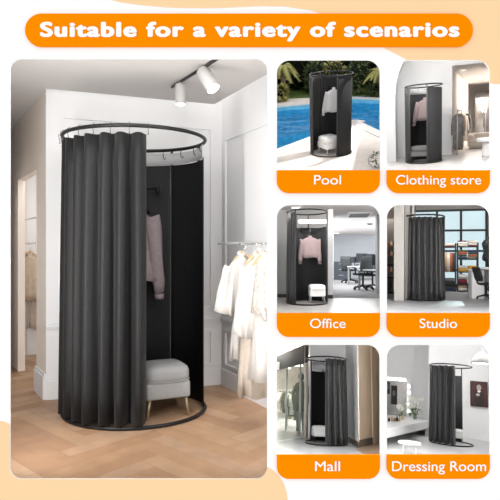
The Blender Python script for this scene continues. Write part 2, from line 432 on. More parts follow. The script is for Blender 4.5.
# ------------------------------------------------------------------ the display wall, its headline and captions
def W(px, py, Y): return Vector(((px - 250) / F * Y, CAMZ + (250 - py) / F * Y))
def rrect(x0, y0, x1, y1, rtl, rtr, rbr, rbl, n=10):
    out = []
    for cx, cy, r, a0 in ((x0 + rtl, y0 + rtl, rtl, 180), (x1 - rtr, y0 + rtr, rtr, 270), (x1 - rbr, y1 - rbr, rbr, 0), (x0 + rbl, y1 - rbl, rbl, 90)):
        if r == 0: out.append((cx, cy)); continue
        for k in range(n + 1):
            a = R_(a0 + 90 * k / n); out.append((cx + r * cos(a), cy + r * sin(a)))
    return out
def curve_to_mesh(cu, name):
    o = bpy.data.objects.new(name, cu); link(o)
    bpy.context.view_layer.update()
    dg = bpy.context.evaluated_depsgraph_get()
    me = bpy.data.meshes.new_from_object(o.evaluated_get(dg)); me.name = name
    bpy.data.objects.remove(o); return me
def flat(name, outlines, Y, thick, m, parent=None):
    """a flat board cut from px outlines (first outer, rest holes), its face at distance Y"""
    cu = bpy.data.curves.new(name, 'CURVE'); cu.dimensions = '2D'; cu.fill_mode = 'BOTH'; cu.extrude = thick / 2
    for ol in outlines:
        sp = cu.splines.new('POLY'); sp.points.add(len(ol) - 1); sp.use_cyclic_u = True
        for p, q in zip(sp.points, ol):
            v = W(q[0], q[1], Y); p.co = (v.x, v.y, 0, 1)
    me = curve_to_mesh(cu, name)
    me.transform(Matrix.Translation((0, Y + thick / 2, 0)) @ Matrix.Rotation(pi / 2, 4, 'X'))
    me.materials.clear(); me.materials.append(MATS[m])
    for p in me.polygons: p.material_index = 0; p.use_smooth = False
    o = bpy.data.objects.new(name, me); link(o)
    if parent: o.parent = parent
    return o
def text_mesh(name, s, x0, x1, ybase, capy, Y, thick, m, bold, parent, spacing=1.0):
    cu = bpy.data.curves.new(name, 'FONT'); cu.body = s; cu.size = 1; cu.extrude = .5; cu.space_character = spacing
    me = curve_to_mesh(cu, name)
    shifts = [(0, 0)] + ([(bold * cos(a), bold * .75 * sin(a)) for a in [2 * pi * k / 10 for k in range(10)]] if bold else [])
    V = [v.co.copy() for v in me.vertices]; P_ = [list(p.vertices) for p in me.polygons]
    ax = min(v.x for v in V) - bold; bx = max(v.x for v in V) + bold; by = .75 * bold
    a = W(x0, ybase, Y); b = W(x1, capy, Y)
    sx = (b.x - a.x) / (bx - ax); sz = (b.y - a.y) / (.729 + 2 * by)
    iv = sorted((min(V[i].x for i in p), max(V[i].x for i in p)) for p in P_)
    runs = [list(iv[0])]; 
    for lo, hi in iv[1:]:
        if lo > runs[-1][1] + 1e-4: runs.append([lo, hi])
        else: runs[-1][1] = max(runs[-1][1], hi)
    gaps = sorted(((runs[i + 1][0] - runs[i][1], (runs[i + 1][0] + runs[i][1]) / 2) for i in range(len(runs) - 1)), reverse=True)[:s.count(' ')]
    cuts = sorted(g[1] for g in gaps) + [1e9]; lo = -1e9
    for c in cuts:
        sel = [p for p in P_ if lo < V[p[0]].x < c]; ids = sorted({i for p in sel for i in p}); mp = {i: k for k, i in enumerate(ids)}; lo = c
        mb = MB()
        for i, (dx, dy) in enumerate(shifts):
            mb.add([(a.x + (V[q].x + dx - ax) * sx, Y - thick / 2 + V[q].z * thick * (1 - .02 * i), a.y + (V[q].y + dy + by) * sz) for q in ids], [[mp[i_] for i_ in p] for p in sel])
        mesh_obj(name, mb, m, parent=parent)
PX = {'main': (10, 59, 267, 479)}
c1, c2 = (277, 380), (387, 490)
holes = [rrect(10, 59, 267, 479, 11, 11, 11, 11)]
smalls = []
for (ya, yb, yc) in ((60, 170, 193), (205, 313, 337), (345, 455, 479)):
    for (xa, xb) in (c1, c2):
        smalls.append((xa, ya, xb, yb, yc)); holes.append(rrect(xa, ya, xb, yb + 1.5, 13, 13, 0, 0))
bd = flat('wall_front', [[(-40, -40), (540, -40), (540, 540), (-40, 540)]] + holes, BY, .008, 'board_white'); bd['kind'] = 'structure'
cream = [(104, -40), (112, 0), (122, 2.6), (140, 5), (165, 7.2), (185, 8), (215, 8), (240, 7), (262, 6), (285, 6.5), (310, 10), (335, 18), (358, 32), (382, 47), (390, 51), (403, 57.5)]
# cut the cream field around the openings: it lies as a thin printed sheet on the wall
q = smalls[1]
edge = [(q[2] - 13 + 13 * sin(R_(a)), q[1] + 13 - 13 * cos(R_(a))) for a in range(0, 91, 9)]
cream += [(407, 60), (q[2] - 13, 60)] + edge + [(490, 83), (495, 84), (540, 84), (540, -40)]
o = flat('trim_1', [cream], BY - .001, .0009, 'board_cream'); o['kind'] = 'structure'
bl = [(-40, 420), (-10, 420.5), (0, 421), (5, 422), (10, 424)] + [(10, 468)] + [(21 - 11 * cos(R_(a)), 468 + 11 * sin(R_(a))) for a in range(0, 91, 9)] + [(256 + 11 * sin(R_(a)), 468 + 11 * cos(R_(a))) for a in range(0, 91, 9)] + [(267, 467), (272, 469.5), (279, 476), (284, 484), (287, 493), (288, 505), (288, 540), (-40, 540)]
o = flat('trim_2', [bl], BY - .001, .0009, 'board_cream'); o['kind'] = 'structure'
def empty(name, loc, label, cat, group=None):
    o = bpy.data.objects.new(name, None); link(o); o.location = loc; o.empty_display_size = .05; return tag(o, label, cat, group)
def sign(name, outline, txt, tx0, tx1, tb, tc, bold, label, cat, group=None, sp=1.0):
    t = empty(name, (0, 0, 0), label, cat, group)
    flat('plate', [outline], BY - .010, .010, 'sign_orange', t)
    text_mesh('lettering', txt, tx0, tx1, tb, tc, BY - .0105, .0012, 'sign_white', bold, t, sp)
sign('headline_sign', rrect(25, 13.5, 473, 46.5, 16.5, 16.5, 16.5, 16.5, 16), 'Suitable for a variety of scenarios', 40, 459.5, 37, 21, .050, 'long orange rounded headline banner with bold white writing across the top of the display wall', 'sign', sp=1.13)
caps = [('Pool', 314, 341, 184.5, 174.5), ('Clothing store', 396, 481, 184.5, 174.5), ('Office', 310, 345.5, 328, 318), ('Studio', 419.5, 457, 328, 318), ('Mall', 315, 340, 471, 460.5), ('Dressing Room', 392, 486, 471, 460.5)]
capl = {'Pool': 'orange caption plate reading Pool under the swimming pool window', 'Clothing store': 'orange caption plate reading Clothing store under the top right window', 'Office': 'orange caption plate reading Office under the office window',
        'Studio': 'orange caption plate reading Studio under the studio window', 'Mall': 'orange caption plate reading Mall under the shopping mall window', 'Dressing Room': 'orange caption plate reading Dressing Room under the bottom right window'}
for (xa, ya, xb, yb, yc), (s, a, b, base, cap) in zip(smalls, caps):
    sign('caption_sign', rrect(xa, yb, xb, yc, 0, 0, 12, 12), s, a, b, base, cap, .004, capl[s], 'sign', 'orange caption plates')

# ------------------------------------------------------------------ the large shop room
A = Room(138, 250, 0, CAMZ, 479, (10, 59, 267, 479), main=True); A.marg = (4, 9, 4, 6)
HC = 2.26
LC = A.xz(46, 3.9, 250); RC = A.xz(222, 4.36, 250)          # left outer corner, right inner corner of the white wall
RE = A.xz(275, 3.62, 250)
BEY = Vector((LC.x - .667 * 1.7, LC.y + 1.7))                # far end of the beige wall
dL = (BEY - LC)
# oak floor in herringbone
mb = MB(); mb.cur = 5; mb.prism([(-3.2, 2.3), (.6, 2.3), (.6, 6.2), (-3.2, 6.2)], -.03, -.002)
pw, pl = .11, .66
ang = R_(48); ca, sa = cos(ang), sin(ang); rnd = random.Random(3)
def plank(cx, cy, horiz):
    hx, hy = (pl / 2, pw / 2) if horiz else (pw / 2, pl / 2)
    g = .0012
    pts = []
    for sx, sy in ((-1, -1), (1, -1), (1, 1), (-1, 1)):
        x = cx + sx * (hx - g); y = cy + sy * (hy - g)
        pts.append((ca * x - sa * y - 1.0, sa * x + ca * y + 3.6, 0))
    X = sum(p[0] for p in pts) / 4; Y = sum(p[1] for p in pts) / 4
    if Y < 2.3 or Y > 6 or X / Y < -.54 or X / Y > .1 or Y < BY: 
        if not (2.2 < Y < 6 and -.56 < X / Y < .12): return
    mb.cur = rnd.randrange(5); mb.add(pts, [(0, 1, 2, 3)])
for k in range(-34, 35):
    for n_ in range(-9, 10):
        # classic staircase: each row steps one plank width
        x = k * pw + n_ * pl; y = k * pw - n_ * pl
        plank(x + pl / 2, y + pw / 2, True)
        plank(x + pw / 2, y + pw + pl / 2 , False)
A.struct('floor', mb, WOODS + ['oak_gap'])
# white wall with mouldings, right wall
mb = MB(); mb.seg(LC, RC, 0, HC + .17, .06); A.struct('wall_back', mb, 'wall_white')
mb = MB(); mb.seg(RC, RE + (RE - RC) * 0, 0, HC + .17, .06); A.struct('wall_right', mb, 'wall_white')
def moulding(P, a, b, z, t=.02, h=.035, name='trim_1', m='wall_white'):
    mb = MB(); a = Vector(a); b = Vector(b); d = (b - a).normalized(); nrm = Vector((d.y, -d.x))
    mb.seg(a + nrm * t, b + nrm * t, z, z + h, t * .98); mb.seg(a + nrm * t * 1.5, b + nrm * t * 1.5, z + h * .35, z + h * .7, t * .5)
    return P.struct(name, mb, m)
def frame(P, a, b, z0, z1, u0, u1, name='trim_2', w=.022, m='wall_white'):
    a = Vector(a); b = Vector(b); L = (b - a).length; d = (b - a).normalized(); nrm = Vector((d.y, -d.x)) * .016
    p = a + d * u0 + nrm; q = a + d * u1 + nrm; mb = MB()
    mb.seg(p, q, z0, z0 + w, .016); mb.seg(p, q, z1 - w, z1, .016); mb.seg(p, p + d * w, z0 + w, z1 - w, .016); mb.seg(q - d * w, q, z0 + w, z1 - w, .016)
    return P.struct(name, mb, m)
LB = (RC - LC).length; LR = (RE - RC).length
moulding(A, LC, RC, .52); moulding(A, RC, RE, .52)
frame(A, LC, RC, .62, 2.1, .10, LB - .08); frame(A, RC, RE, .62, 2.0, .07, LR * .98)
frame(A, LC, RC, .16, .46, .10, LB - .08); frame(A, RC, RE, .16, .46, .07, LR * .98)
def base(P, a, b, h=.13, t=.02, name='baseboard_back', m='wall_white'):
    mb = MB(); a = Vector(a); b = Vector(b); d = (b - a).normalized(); nrm = Vector((d.y, -d.x))
    mb.seg(a + nrm * t, b + nrm * t, 0, h, t); mb.seg(a + nrm * t * .6, b + nrm * t * .6, h, h + .02, t * .6)
    return P.struct(name, mb, m)
base(A, LC, RC); base(A, RC, RE, name='baseboard_right')
# beige wall with a tall clothes niche
n0 = LC + dL * .16; n1 = LC + dL * .58
def on(px):   # where a px column meets the beige wall
    k = (px - 250) / F; d = dL.normalized(); s_ = (LC.x - k * LC.y) / (k * d.y - d.x); return LC + d * s_
n0 = on(36.5); n1 = on(18)
mb = MB(); mb.seg(BEY, n1, 0, HC + .17, .06); mb.seg(n1, n0, 1.73, HC + .17, .06); mb.seg(n0, LC, 0, HC + .17, .06)
A.struct('wall_left', mb, 'wall_warm')
base(A, n0, LC, .17, name='baseboard_left') if False else None
d_ = dL.normalized(); nn = Vector((-d_.y, d_.x)) * -1   # into the niche (away from camera side)
nn = Vector((d_.y, -d_.x)); 
if nn.y < 0: nn = -nn
far_ = n1 + d_ * .75
mb = MB(); mb.seg(far_, far_ + nn * 1.3, 0, 2.1, .04)
A.struct('wall_left', mb, 'wall_white')
mb = MB(); mb.prism([n0 - d_ * .1 + nn * .07, far_ + d_ * .1 + nn * .07, far_ + d_ * .1 + nn * 1.3, n0 - d_ * .1 + nn * 1.3], 2.1, 2.14); A.struct('ceiling', mb, 'wall_white')
def on_off(px, off):
    k = (px - 250) / F; o_ = LC + nn * off; return o_ + d_ * ((o_.x - k * o_.y) / (k * d_.y - d_.x))
mb = MB(); a_, b_ = n0, LC
bn = -nn
mb.prism([a_ + bn * .022, b_ + bn * .022 + d_ * -.0, b_, a_], 0, .17); mb.prism([a_ + bn * .014, b_ + bn * .014, b_, a_], .17, .19)
A.struct('baseboard_left', mb, 'wall_white')
# dropped ceiling with a lit slot along the back and right walls
inn = lambda a, b, t: Vector(((b - a).normalized().y, -(b - a).normalized().x)) * t
sB = inn(LC, RC, .10); sR = inn(RC, RE, .10)
mb = MB()
cr = RC + sB * 1.0 + sR * 1.0
mb.prism([(-3.4, 2.4), (.9, 2.4), RE + (RE - RC) * 1.2 + sR, cr, LC + sB + (LC - RC) * 0, LC + Vector((0.0, .0)), BEY, (-3.4, BEY.y)], HC, HC + .02)
A.struct('ceiling', mb, 'ceiling_greige')
mb = MB(); mb.prism([(-3.4, 2.4), (.9, 2.4), (.9, 4.6), (.2, 6.2), (-3.4, 6.2)], HC + .17, HC + .19); A.struct('ceiling', mb, 'ceiling_white')
def slot(P, a, b, z, power, off=.05):
    a = Vector(a); b = Vector(b); d = (b - a).normalized(); nrm = Vector((d.y, -d.x)) * off; c = (a + b) / 2 + nrm
    P.area((c.x, c.y, z), (b - a).length * .94, .05, power, rot=(0, 0, atan2(d.y, d.x)))
slot(A, LC, RC, HC + .15, 1.0); slot(A, RC, RE, HC + .15, .5)
mb = MB(); mb.seg((BEY.x - .9, BEY.y), (BEY.x + 1.0, BEY.y), 0, HC + .17, .05); A.struct('wall_back', mb, 'wall_warm')
A.case(5.3)
A.front_light(3, 2.62, 3.1)
A.back_light(4)
A.side_lights(11, left=1.4, right=.55)
q_=(n0+n1)/2+nn*.4
qq=on(27)+nn*.45+d_*.25
A.area((qq.x, qq.y, 2.05), .6, .6, 8)  # added fill inside the niche, no fixture there

# booth
BC = (-.79, 3.645)
make_booth(A, BC + (0,), .48, .88, 1.86, 'large round black changing booth with pleated curtain on its left side, beside the white dresses',
           curtains=[(290, 104, 14)], panels=[(104, 67, 1.74, 'gray_panel'), (65, 0, 1.74, 'black_panel')], poles=(66, 30, 104), band=(104, 0, 1.745), rail=(-.30, .26, .10, .34, 1.56), rr=.0125, ctop=.04, amp=.048)
make_stool(A, (-.59, 3.60, 0), .31, .335, 'pale grey tufted stool on slim brass legs inside the large booth', rz=R_(24))
garment(A, (-.875, 3.83, 1.375), 'shirt', 'mauve grey long sleeved shirt hanging behind the curtain of the large booth', 'shirt', 'mauve', w=.36, L=.50, sleeve=.56, rz=R_(20), seed=4, cuff='cuff', group='shirts hanging in booths', buttons=5, sl_out=.06)
hanger(A, (-.875, 3.83, 1.445), 'dark clothes hanger holding the mauve shirt in the large booth', 'black_metal', .30, R_(20), hook=.125)

# clothes rail on the right wall
def clothes_rail(P, a, b, z, off, label, r=.007, m='stool_gray', group='wall clothes rails'):
    a = Vector(a); b = Vector(b); d = (b - a).normalized(); nrm = Vector((d.y, -d.x)) * off
    t = P.thing('clothes_rail', label, 'clothes rail', (a.x, a.y, z), 0, group)
    pa = nrm; pb = (b - a) + nrm
    mb = MB(); mb.tube([(pa.x, pa.y, 0), (pb.x, pb.y, 0)], r, 8); mesh_obj('rod', mb, m, parent=t)
    for p, q in ((Vector((0, 0)), pa), (b - a, pb)):
        mb = MB(); mb.tube([(p.x, p.y, 0), (q.x, q.y, 0)], r * .9, 8); mb.ball((q.x, q.y, 0), r * 1.5, 8); mesh_obj('bracket', mb, m, parent=t)
dr = (RE - RC).normalized()
nr = Vector((dr.y, -dr.x)) * .28; k_ = (219 - 250) / F; o_ = RC + nr
rl0 = RC + dr * ((o_.x - k_ * o_.y) / (k_ * dr.y - dr.x)); rl1 = RC + dr * (LR - .02)
clothes_rail(A, rl0, rl1, 1.145, .28, 'thin silver clothes rail on the right wall carrying white and cream clothes')
rz = atan2(dr.y, dr.x) + pi / 2
def rpos(px):   # along the rail at px column
    k = (px - 250) / F; o_ = rl0 + Vector((dr.y, -dr.x)) * .28; s_ = (o_.x - k * o_.y) / (k * dr.y - dr.x); return o_ + dr * s_
fz = 1.145
rots = R_(6)
p1 = rpos(243); p2 = rpos(257.5); p3 = rpos(265)
for p, lab in ((p1, 'wooden hanger of the white blouse nearest the booth'), (p2, 'wooden hanger of the second white blouse on the rail'), (p3, 'wooden hanger of the patterned top at the panel edge')):
    hanger(A, (p.x, p.y, fz - .062), lab, w=.15, rz=rots, hook=.055)
g1 = 'tops on the clothes rail'; g2 = 'skirts on the clothes rail'
garment(A, (p1.x - .01, p1.y, fz - .115), 'blouse', 'white wide sleeved blouse at the booth end of the rail', 'blouse', 'cream_cloth', w=.19, L=.34, sleeve=.30, cuff='bell', rz=rots, seed=11, group=g1, sl_out=.05)
garment(A, (p2.x, p2.y, fz - .115), 'blouse', 'long white blouse in the middle of the rail', 'blouse', 'cream_cloth', w=.18, L=.46, sleeve=.42, cuff='bell', rz=rots, seed=12, group=g1, sl_out=.03, flare=1.15)
garment(A, (p3.x, p3.y, fz - .115), 'blouse', 'patterned pale top cut off by the right edge of the large panel', 'blouse', 'floral', w=.16, L=.30, sleeve=.30, rz=R_(80), seed=13, group=g1, sl_out=.03)
garment(A, (p1.x + .005, p1.y + .06, fz - .45), 'skirt', 'pleated white skirt hanging under the first blouse', 'skirt', 'cream_cloth', w=.30, L=.31, rz=rots, seed=14, skirt=True, group=g2)
garment(A, (p2.x - .01, p2.y + .05, fz - .45), 'skirt', 'long beige pleated skirt reaching lowest on the rail', 'skirt', 'beige_cloth', w=.36, L=.50, rz=rots, seed=15, skirt=True, group=g2)
garment(A, (p3.x, p3.y, fz - .42), 'skirt', 'white lace skirt at the right edge of the large panel', 'skirt', 'cream_cloth', w=.20, L=.40, rz=R_(80), seed=16, skirt=True, group=g2)

# niche contents on the left
for z, lab, off in ((1.385, 'upper thin silver rod in the left doorway niche', .10), (1.16, 'lower thin silver rod above the beige jacket in the niche', .10)):
    p = on_off(20, off); q = on_off(36, off)
    mb = MB(); mb.tube([(0, 0, 0), (q.x - p.x, q.y - p.y, 0)], .007, 6)
    A.one('wall_rod', mb, 'chrome', lab, 'rod', (p.x, p.y, z), 0, 'rods in the left niche')
p = on_off(30, .24)
hanger(A, (p.x, p.y, 1.085), 'wooden hanger of the beige jacket in the left niche', w=.18, rz=R_(20), hook=.075)
garment(A, (p.x, p.y, 1.02), 'coat', 'beige crumpled jacket hanging in the niche at the far left', 'jacket', 'sand_cloth', w=.22, L=.44, sleeve=.42, rz=R_(20), seed=21, depth=.12, sl_out=.06)
garment(A, (p.x + .01, p.y + .10, .70), 'skirt', 'long cream skirt hanging behind the beige jacket in the niche', 'skirt', 'beige_cloth', w=.28, L=.42, rz=R_(20), seed=22, skirt=True)
mb = MB(); p = on_off(27.5, .42); mb.box((0, 0, .22), (.11, .11, .44), rz=R_(20), bev=.006)
A.one('display_plinth', mb, 'wall_white', 'white plinth standing under the clothes in the left niche', 'plinth', (p.x, p.y, 0))

# track lights
def zc(px, py): return A.floor(px, py, HC)
ta, tb = zc(172, 85.5), zc(213, 59.5)
t = A.thing('light_track', 'thin black lighting track on the ceiling of the large panel', 'light track', (ta.x, ta.y, HC))
mb = MB(); v = tb - ta; mb.tube([(0, 0, -.012), (v.x * 1.1, v.y * 1.1, -.012)], .010, 6); mesh_obj('track', mb, 'black_metal', parent=t)
def spot(px, py, tilt_to, label, L=.115, r=.036, glow=1):
    # px,py: where the lamp hangs from the track
    p = zc(px, py); t = A.thing('spotlight', label, 'spotlight', (p.x, p.y, HC), 0, 'white cylinder spotlights')
    a = Vector((0, 0, -.05)); d = Vector(tilt_to).normalized()
    mb = MB(); mb.tube([(0, 0, -.01), a], .008, 8); mesh_obj('stem', mb, 'lamp_white', parent=t)
    c0 = a - d * .02; c1 = a + d * L
    mb = MB(); mb.tube([c0, c0 + d * .004, c1 - d * .002, c1], [r * .9, r, r, r * .96], 20); h = mesh_obj('head', mb, 'lamp_gray', parent=t)
    mb = MB(); mb.tube([c1 + d * .0005, c1 + d * .003], r * .86, 20); mesh_obj('lens', mb, 'lamp_glow', parent=t)
    return p + a + d * (L + .01)
spot(180.5, 80, (0, 0, -1), 'white cylinder spotlight pointing straight down from the track')
e2 = spot(204, 65, (.55, -.35, -1), 'tilted white cylinder spotlight with glowing face at the near end of the track', L=.13, r=.045)

ld = bpy.data.lights.new('track_spot_beam', 'SPOT'); ld.energy = 14; ld.spot_size = R_(17); ld.spot_blend = .35; ld.shadow_soft_size = .01; ld.color = (1, .96, .9)
o = bpy.data.objects.new('track_spot_beam', ld); link(o)
dst = A.floor(238, 424); o.matrix_world = Matrix.Translation(e2) @ (e2 - dst).to_track_quat('Z', 'Y').to_matrix().to_4x4()

# ================================================================== small rooms
def fitted(cx, cy, th, bx, by, hp, H, ext, marg):
    """eye height chosen so a booth of height H standing at (bx,by) spans hp pixels"""
    D = F * H / hp
    P = Room(cx, cy, th, 1.0, ext[3], ext)
    r = P.ray(bx, by); h = -r.z / r.y * D
    P = Room(cx, cy, th, h, ext[3], ext); P.marg = marg
    P.base = P.floor(bx, by)
    Rm = P.R
    def proj(p):
        q = Rm @ (p - P.eye); return 250 - q.z / q.y * F
    span = proj(P.base) - proj(P.base + Vector((0, 0, H)))
    P.bs = hp / span                     # booth size in this room's units
    return P
def poly_floor(P, pts, z0=-.05, z1=0, m='wall_white', name='floor'):
    mb = MB(); mb.prism(pts, z0, z1); return P.struct(name, mb, m)
def slab(P, y0, y1, z, m, t=.1, name='ceiling', wide=6, x0=None, x1=None):
    if name == 'ceiling' and y0 < 13: y0 = max(y0, (z - P.h) * F / ((P.ext[3] - P.ext[1]) / 2 + 2.5))
    if name == 'floor' and y0 < 12: y0 = 4
    mb = MB(); mb.prism([(x0 if x0 is not None else -wide, y0), (x1 if x1 is not None else wide, y0), (x1 if x1 is not None else wide, y1), (x0 if x0 is not None else -wide, y1)], z, z + t); return P.struct(name, mb, m)
def wallseg(P, a, b, z0, z1, m, t=.15, name='wall_back'):
    mb = MB(); mb.seg(a, b, z0, z1, t); return P.struct(name, mb, m)
def disc_light(P, px, py, z, r, label, m='panel_glow', group='round ceiling downlights'):
    p = P.floor(px, py, z)
    t = P.thing('downlight', label, 'ceiling light', (p.x, p.y, z), 0, group)
    mb = MB(); mb.lathe([(r, -.02), (r * 1.25, -.015), (r * 1.3, 0)], 20, cap=False); mesh_obj('rim', mb, 'lamp_white', parent=t)
    mb = MB(); mb.lathe([(r, -.012), (r, -.002)], 20); mesh_obj('lens', mb, m, parent=t)
def hung(P, loc, w, h, m, label, cat='garment', rz=0, group=None, seed=0, name='hanging_garment'):
    """small garment on a rail, thin sleeves and a soft hem"""
    rnd = random.Random(seed); mb = MB(); n = 16; rings = []
    for z, k in ((0, .15), (-.05, .7), (-.12, 1), (-.5, .92), (-1, 1.05)):
        rings.append([(w / 2 * k * cos(2 * pi * j / n) + .01 * sin(j * 3 + seed), w * .22 * (k if z > -.1 else 1) * sin(2 * pi * j / n) + .02 * sin(j * 2.4 + z * 2 + seed), z * h) for j in range(n)])
    mb.loft(rings)
    for s in (-1, 1):
        mb.tube([(s * w * .40, 0, -.08 * h), (s * w * .62, 0, -.35 * h), (s * w * .66, -.01, -.62 * h)], [w * .14, w * .12, w * .09], 8)
    mb.tube([(0, 0, 0), (0, 0, .06), (.02, 0, .085)], .006, 5)
    return P.one(name, mb, m, label, cat, loc, rz, group)

# ------------------------------------------------------------------ POOL
mat('deck_stone', (.80, .73, .68, 1), .8, var=.08, scale=3, bump=.1, bscale=20)
mat('coping', (.72, .68, .66, 1), .7, var=.05, scale=4)
mat('pool_tile', (.20, .62, .90, 1), .5, var=.18, scale=6)
mat('lawn', (.10, .16, .035, 1), .95, var=.35, scale=12, bump=.4, bscale=60)
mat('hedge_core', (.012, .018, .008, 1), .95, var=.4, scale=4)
mat('leaf_dark', (.022, .034, .014, 1), .7, var=.5, scale=3)
mat('leaf_mid', (.10, .13, .045, 1), .7, var=.5, scale=4)
mat('leaf_yellow', (.38, .36, .12, 1), .7, var=.35, scale=4)
mat('bark', (.30, .22, .14, 1), .9, var=.3, scale=10, bump=.4)
glassy('pool_water', (.62, .88, .96, 1), .10, noise=2.5)
Bp = fitted(328, 115, 12, 331, 152.5, 79, 1.9, (277, 60, 380, 170), (4, 12, 3, 8))
fl = lambda px, py: Bp.floor(px, py).to_2d()
near = [fl(262, 155.5), fl(356, 120.5), fl(400, 141), fl(420, 200), fl(240, 200)]
far = [fl(240, 111), fl(308, 104.8), fl(352, 99), fl(420, 102)]
def along(pts, w, z0, z1, m, name='trim_1'):
    for a, b in zip(pts[:-1], pts[1:]):
        d = (b - a).normalized(); nrm = Vector((-d.y, d.x)) * w
        mb = MB(); mb.prism([a, b, b + nrm, a + nrm], z0, z1); Bp.struct(name, mb, m)
poly_floor(Bp, near, -1.3, 0, 'deck_stone')
poly_floor(Bp, far + [fl(430, 97), fl(240, 97)], -1.3, 0, 'deck_stone')
slab(Bp, 5, 40, -1.35, 'pool_tile', .05, 'floor')
along([near[2], near[1], near[0]], .32, .002, .03, 'coping')
along(far, .30, .002, .03, 'coping', 'trim_2')
liner = .03
for a, b, s_ in ((near[0], near[1], 1), (near[1], near[2], 1), (far[0], far[1], -1), (far[1], far[2], -1), (far[2], far[3], -1)):
    mb = MB(); mb.seg(a, b, -1.3, -.002, .03 * s_); Bp.struct('wall_pool', mb, 'pool_tile')
mb = MB(); far_w = [far[3], far[2], far[1], far[0]]
mb.prism([near[0] + Vector((-3, .09)), near[1] + Vector((0, .09)), near[2] + Vector((3, 0.2)), far[3] + Vector((1, -.08)), far[2] + Vector((0, -.08)), far[1] + Vector((0, -.08)), far[0] + Vector((-1, -.08))], -.12, -.115)
o = mesh_obj('pool_water', mb, 'pool_water', Bp.M.copy()); Bp.clip(o); tag(o, 'clear blue pool water behind the black booth', 'water', kind='stuff')
slab(Bp, fl(330, 97).y, 60, .0, 'lawn', .02, 'floor')
def leaves(mb, c, r, n, size, rnd, hollow=.55):
    for _ in range(n):
        u = Vector((rnd.gauss(0, 1), rnd.gauss(0, 1), rnd.gauss(0, 1))).normalized(); q = rnd.uniform(hollow, 1.0)
        p = Vector((c[0] + u.x * r[0] * q, c[1] + u.y * r[1] * q, c[2] + u.z * r[2] * q))
        d = (u + Vector((rnd.gauss(0, .6), rnd.gauss(0, .6), rnd.gauss(0, .6)))).normalized(); s_ = size * rnd.uniform(.6, 1.4)
        t_ = d.cross(Vector((0, 0, 1)) if abs(d.z) < .9 else Vector((1, 0, 0))).normalized()
        mb.add([p, p + d * s_ * .5 + t_ * s_ * .28, p + d * s_, p + d * s_ * .5 - t_ * s_ * .28], [(0, 1, 2, 3)])
def bush(P, c, r, n, size, m, label, name='bush', group=None, seed=1):
    rnd = random.Random(seed); t = P.thing(name, label, 'bush' if name != 'hedge' else 'hedge', (c[0], c[1], 0), 0, group)
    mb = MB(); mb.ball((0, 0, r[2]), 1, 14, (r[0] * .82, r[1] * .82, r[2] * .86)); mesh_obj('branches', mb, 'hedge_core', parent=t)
    mb = MB(); leaves(mb, (0, 0, r[2]), r, n, size, rnd); mesh_obj('foliage', mb, m, parent=t)
    return t
yh = fl(330, 94.5).y
hz = Bp.zat(330, 44, yh)
t = Bp.thing('hedge', 'tall dark evergreen hedge along the far side of the pool', 'hedge', (0, yh + 1.6, 0))
x0h = Bp.xz(270, yh).x; x1h = Bp.xz(386, yh).x
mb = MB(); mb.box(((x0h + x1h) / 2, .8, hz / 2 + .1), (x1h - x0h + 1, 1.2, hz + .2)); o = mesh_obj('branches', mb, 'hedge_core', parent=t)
mb = MB(); rnd = random.Random(5)
for _ in range(7000):
    p = Vector((rnd.uniform(x0h, x1h), rnd.uniform(-.25, .25), rnd.uniform(0.05, hz + .3))); p.y += .35 * sin(p.x * 2.1 + 1.3 * sin(p.z)) - .1
    d = Vector((rnd.gauss(0, .7), -abs(rnd.gauss(.4, .5)), rnd.gauss(0, .6))).normalized(); s_ = rnd.uniform(.10, .22)
    t_ = d.cross(Vector((0, 0, 1))).normalized()
    mb.add([p, p + d * s_ * .5 + t_ * s_ * .3, p + d * s_, p + d * s_ * .5 - t_ * s_ * .3], [(0, 1, 2, 3)])
mesh_obj('foliage', mb, 'leaf_dark', parent=t)
def palm(P, px, pbase, ztop, label, spread, n=26, seed=1, m='leaf_yellow', fy=None):
    rnd = random.Random(seed); c = P.floor(px, pbase); t = P.thing('palm_tree', label, 'palm tree', (c.x, c.y, 0), 0, 'palms in front of the hedge')
    mb = MB(); mb.tube([(0, 0, 0), (.05, 0, ztop * .35), (0, .03, ztop * .7), (.03, 0, ztop)], [.13, .10, .09, .07], 10); mesh_obj('trunk', mb, 'bark', parent=t)
    for k in range(n):
        a = 2 * pi * k / n + rnd.uniform(-.2, .2); up = rnd.uniform(-.1, .75); L_ = spread * rnd.uniform(.75, 1.1)
        pts = [Vector((cos(a) * L_ * f, sin(a) * L_ * f, ztop + L_ * (up * f * 1.5 - (up + .5) * 1.2 * f * f))) for f in [q / 8 for q in range(9)]]
        mb = MB(); mb.tube(pts, [.018 * (1 - .7 * q / 8) for q in range(9)], 4)
        for i in range(1, 9):
            for s_ in (-1, 1):
                for e in (0, .5):
                    p = pts[i - 1].lerp(pts[i], e); d = (pts[i] - pts[i - 1]).normalized(); sd = d.cross(Vector((0, 0, 1))).normalized() * s_
                    tip = p + (d * .7 + sd + Vector((0, 0, -.35))).normalized() * L_ * .30 * (1 - .45 * i / 8)
                    w_ = d * .035
                    mb.add([p - w_, p + w_, tip], [(0, 1, 2)])
        mesh_obj('frond', mb, m, parent=t)
palm(Bp, 283, 96, Bp.zat(283, 68, fl(283, 96).y), 'yellow green palm with arching fronds at the left of the pool', 0.75, 22, 3)
palm(Bp, 379, 95.5, Bp.zat(379, 71, fl(379, 95.5).y), 'pale green palm at the right edge of the pool window', .6, 18, 4)
def bsh(px, py, wpx, hpx, m, label, seed, n=420):
    c = fl(px, py); k = F / c.y; bush(Bp, (c.x, c.y), (wpx / 2 / k * Bp.R[1][1] if 0 else wpx / 2 / k, wpx / 2 / k, hpx / 2 / k), n, .16, m, label, seed=seed, group='bushes before the hedge')
bsh(280, 101, 17, 15, 'leaf_yellow', 'round yellow green bush at the left pool edge below the palm', 1)
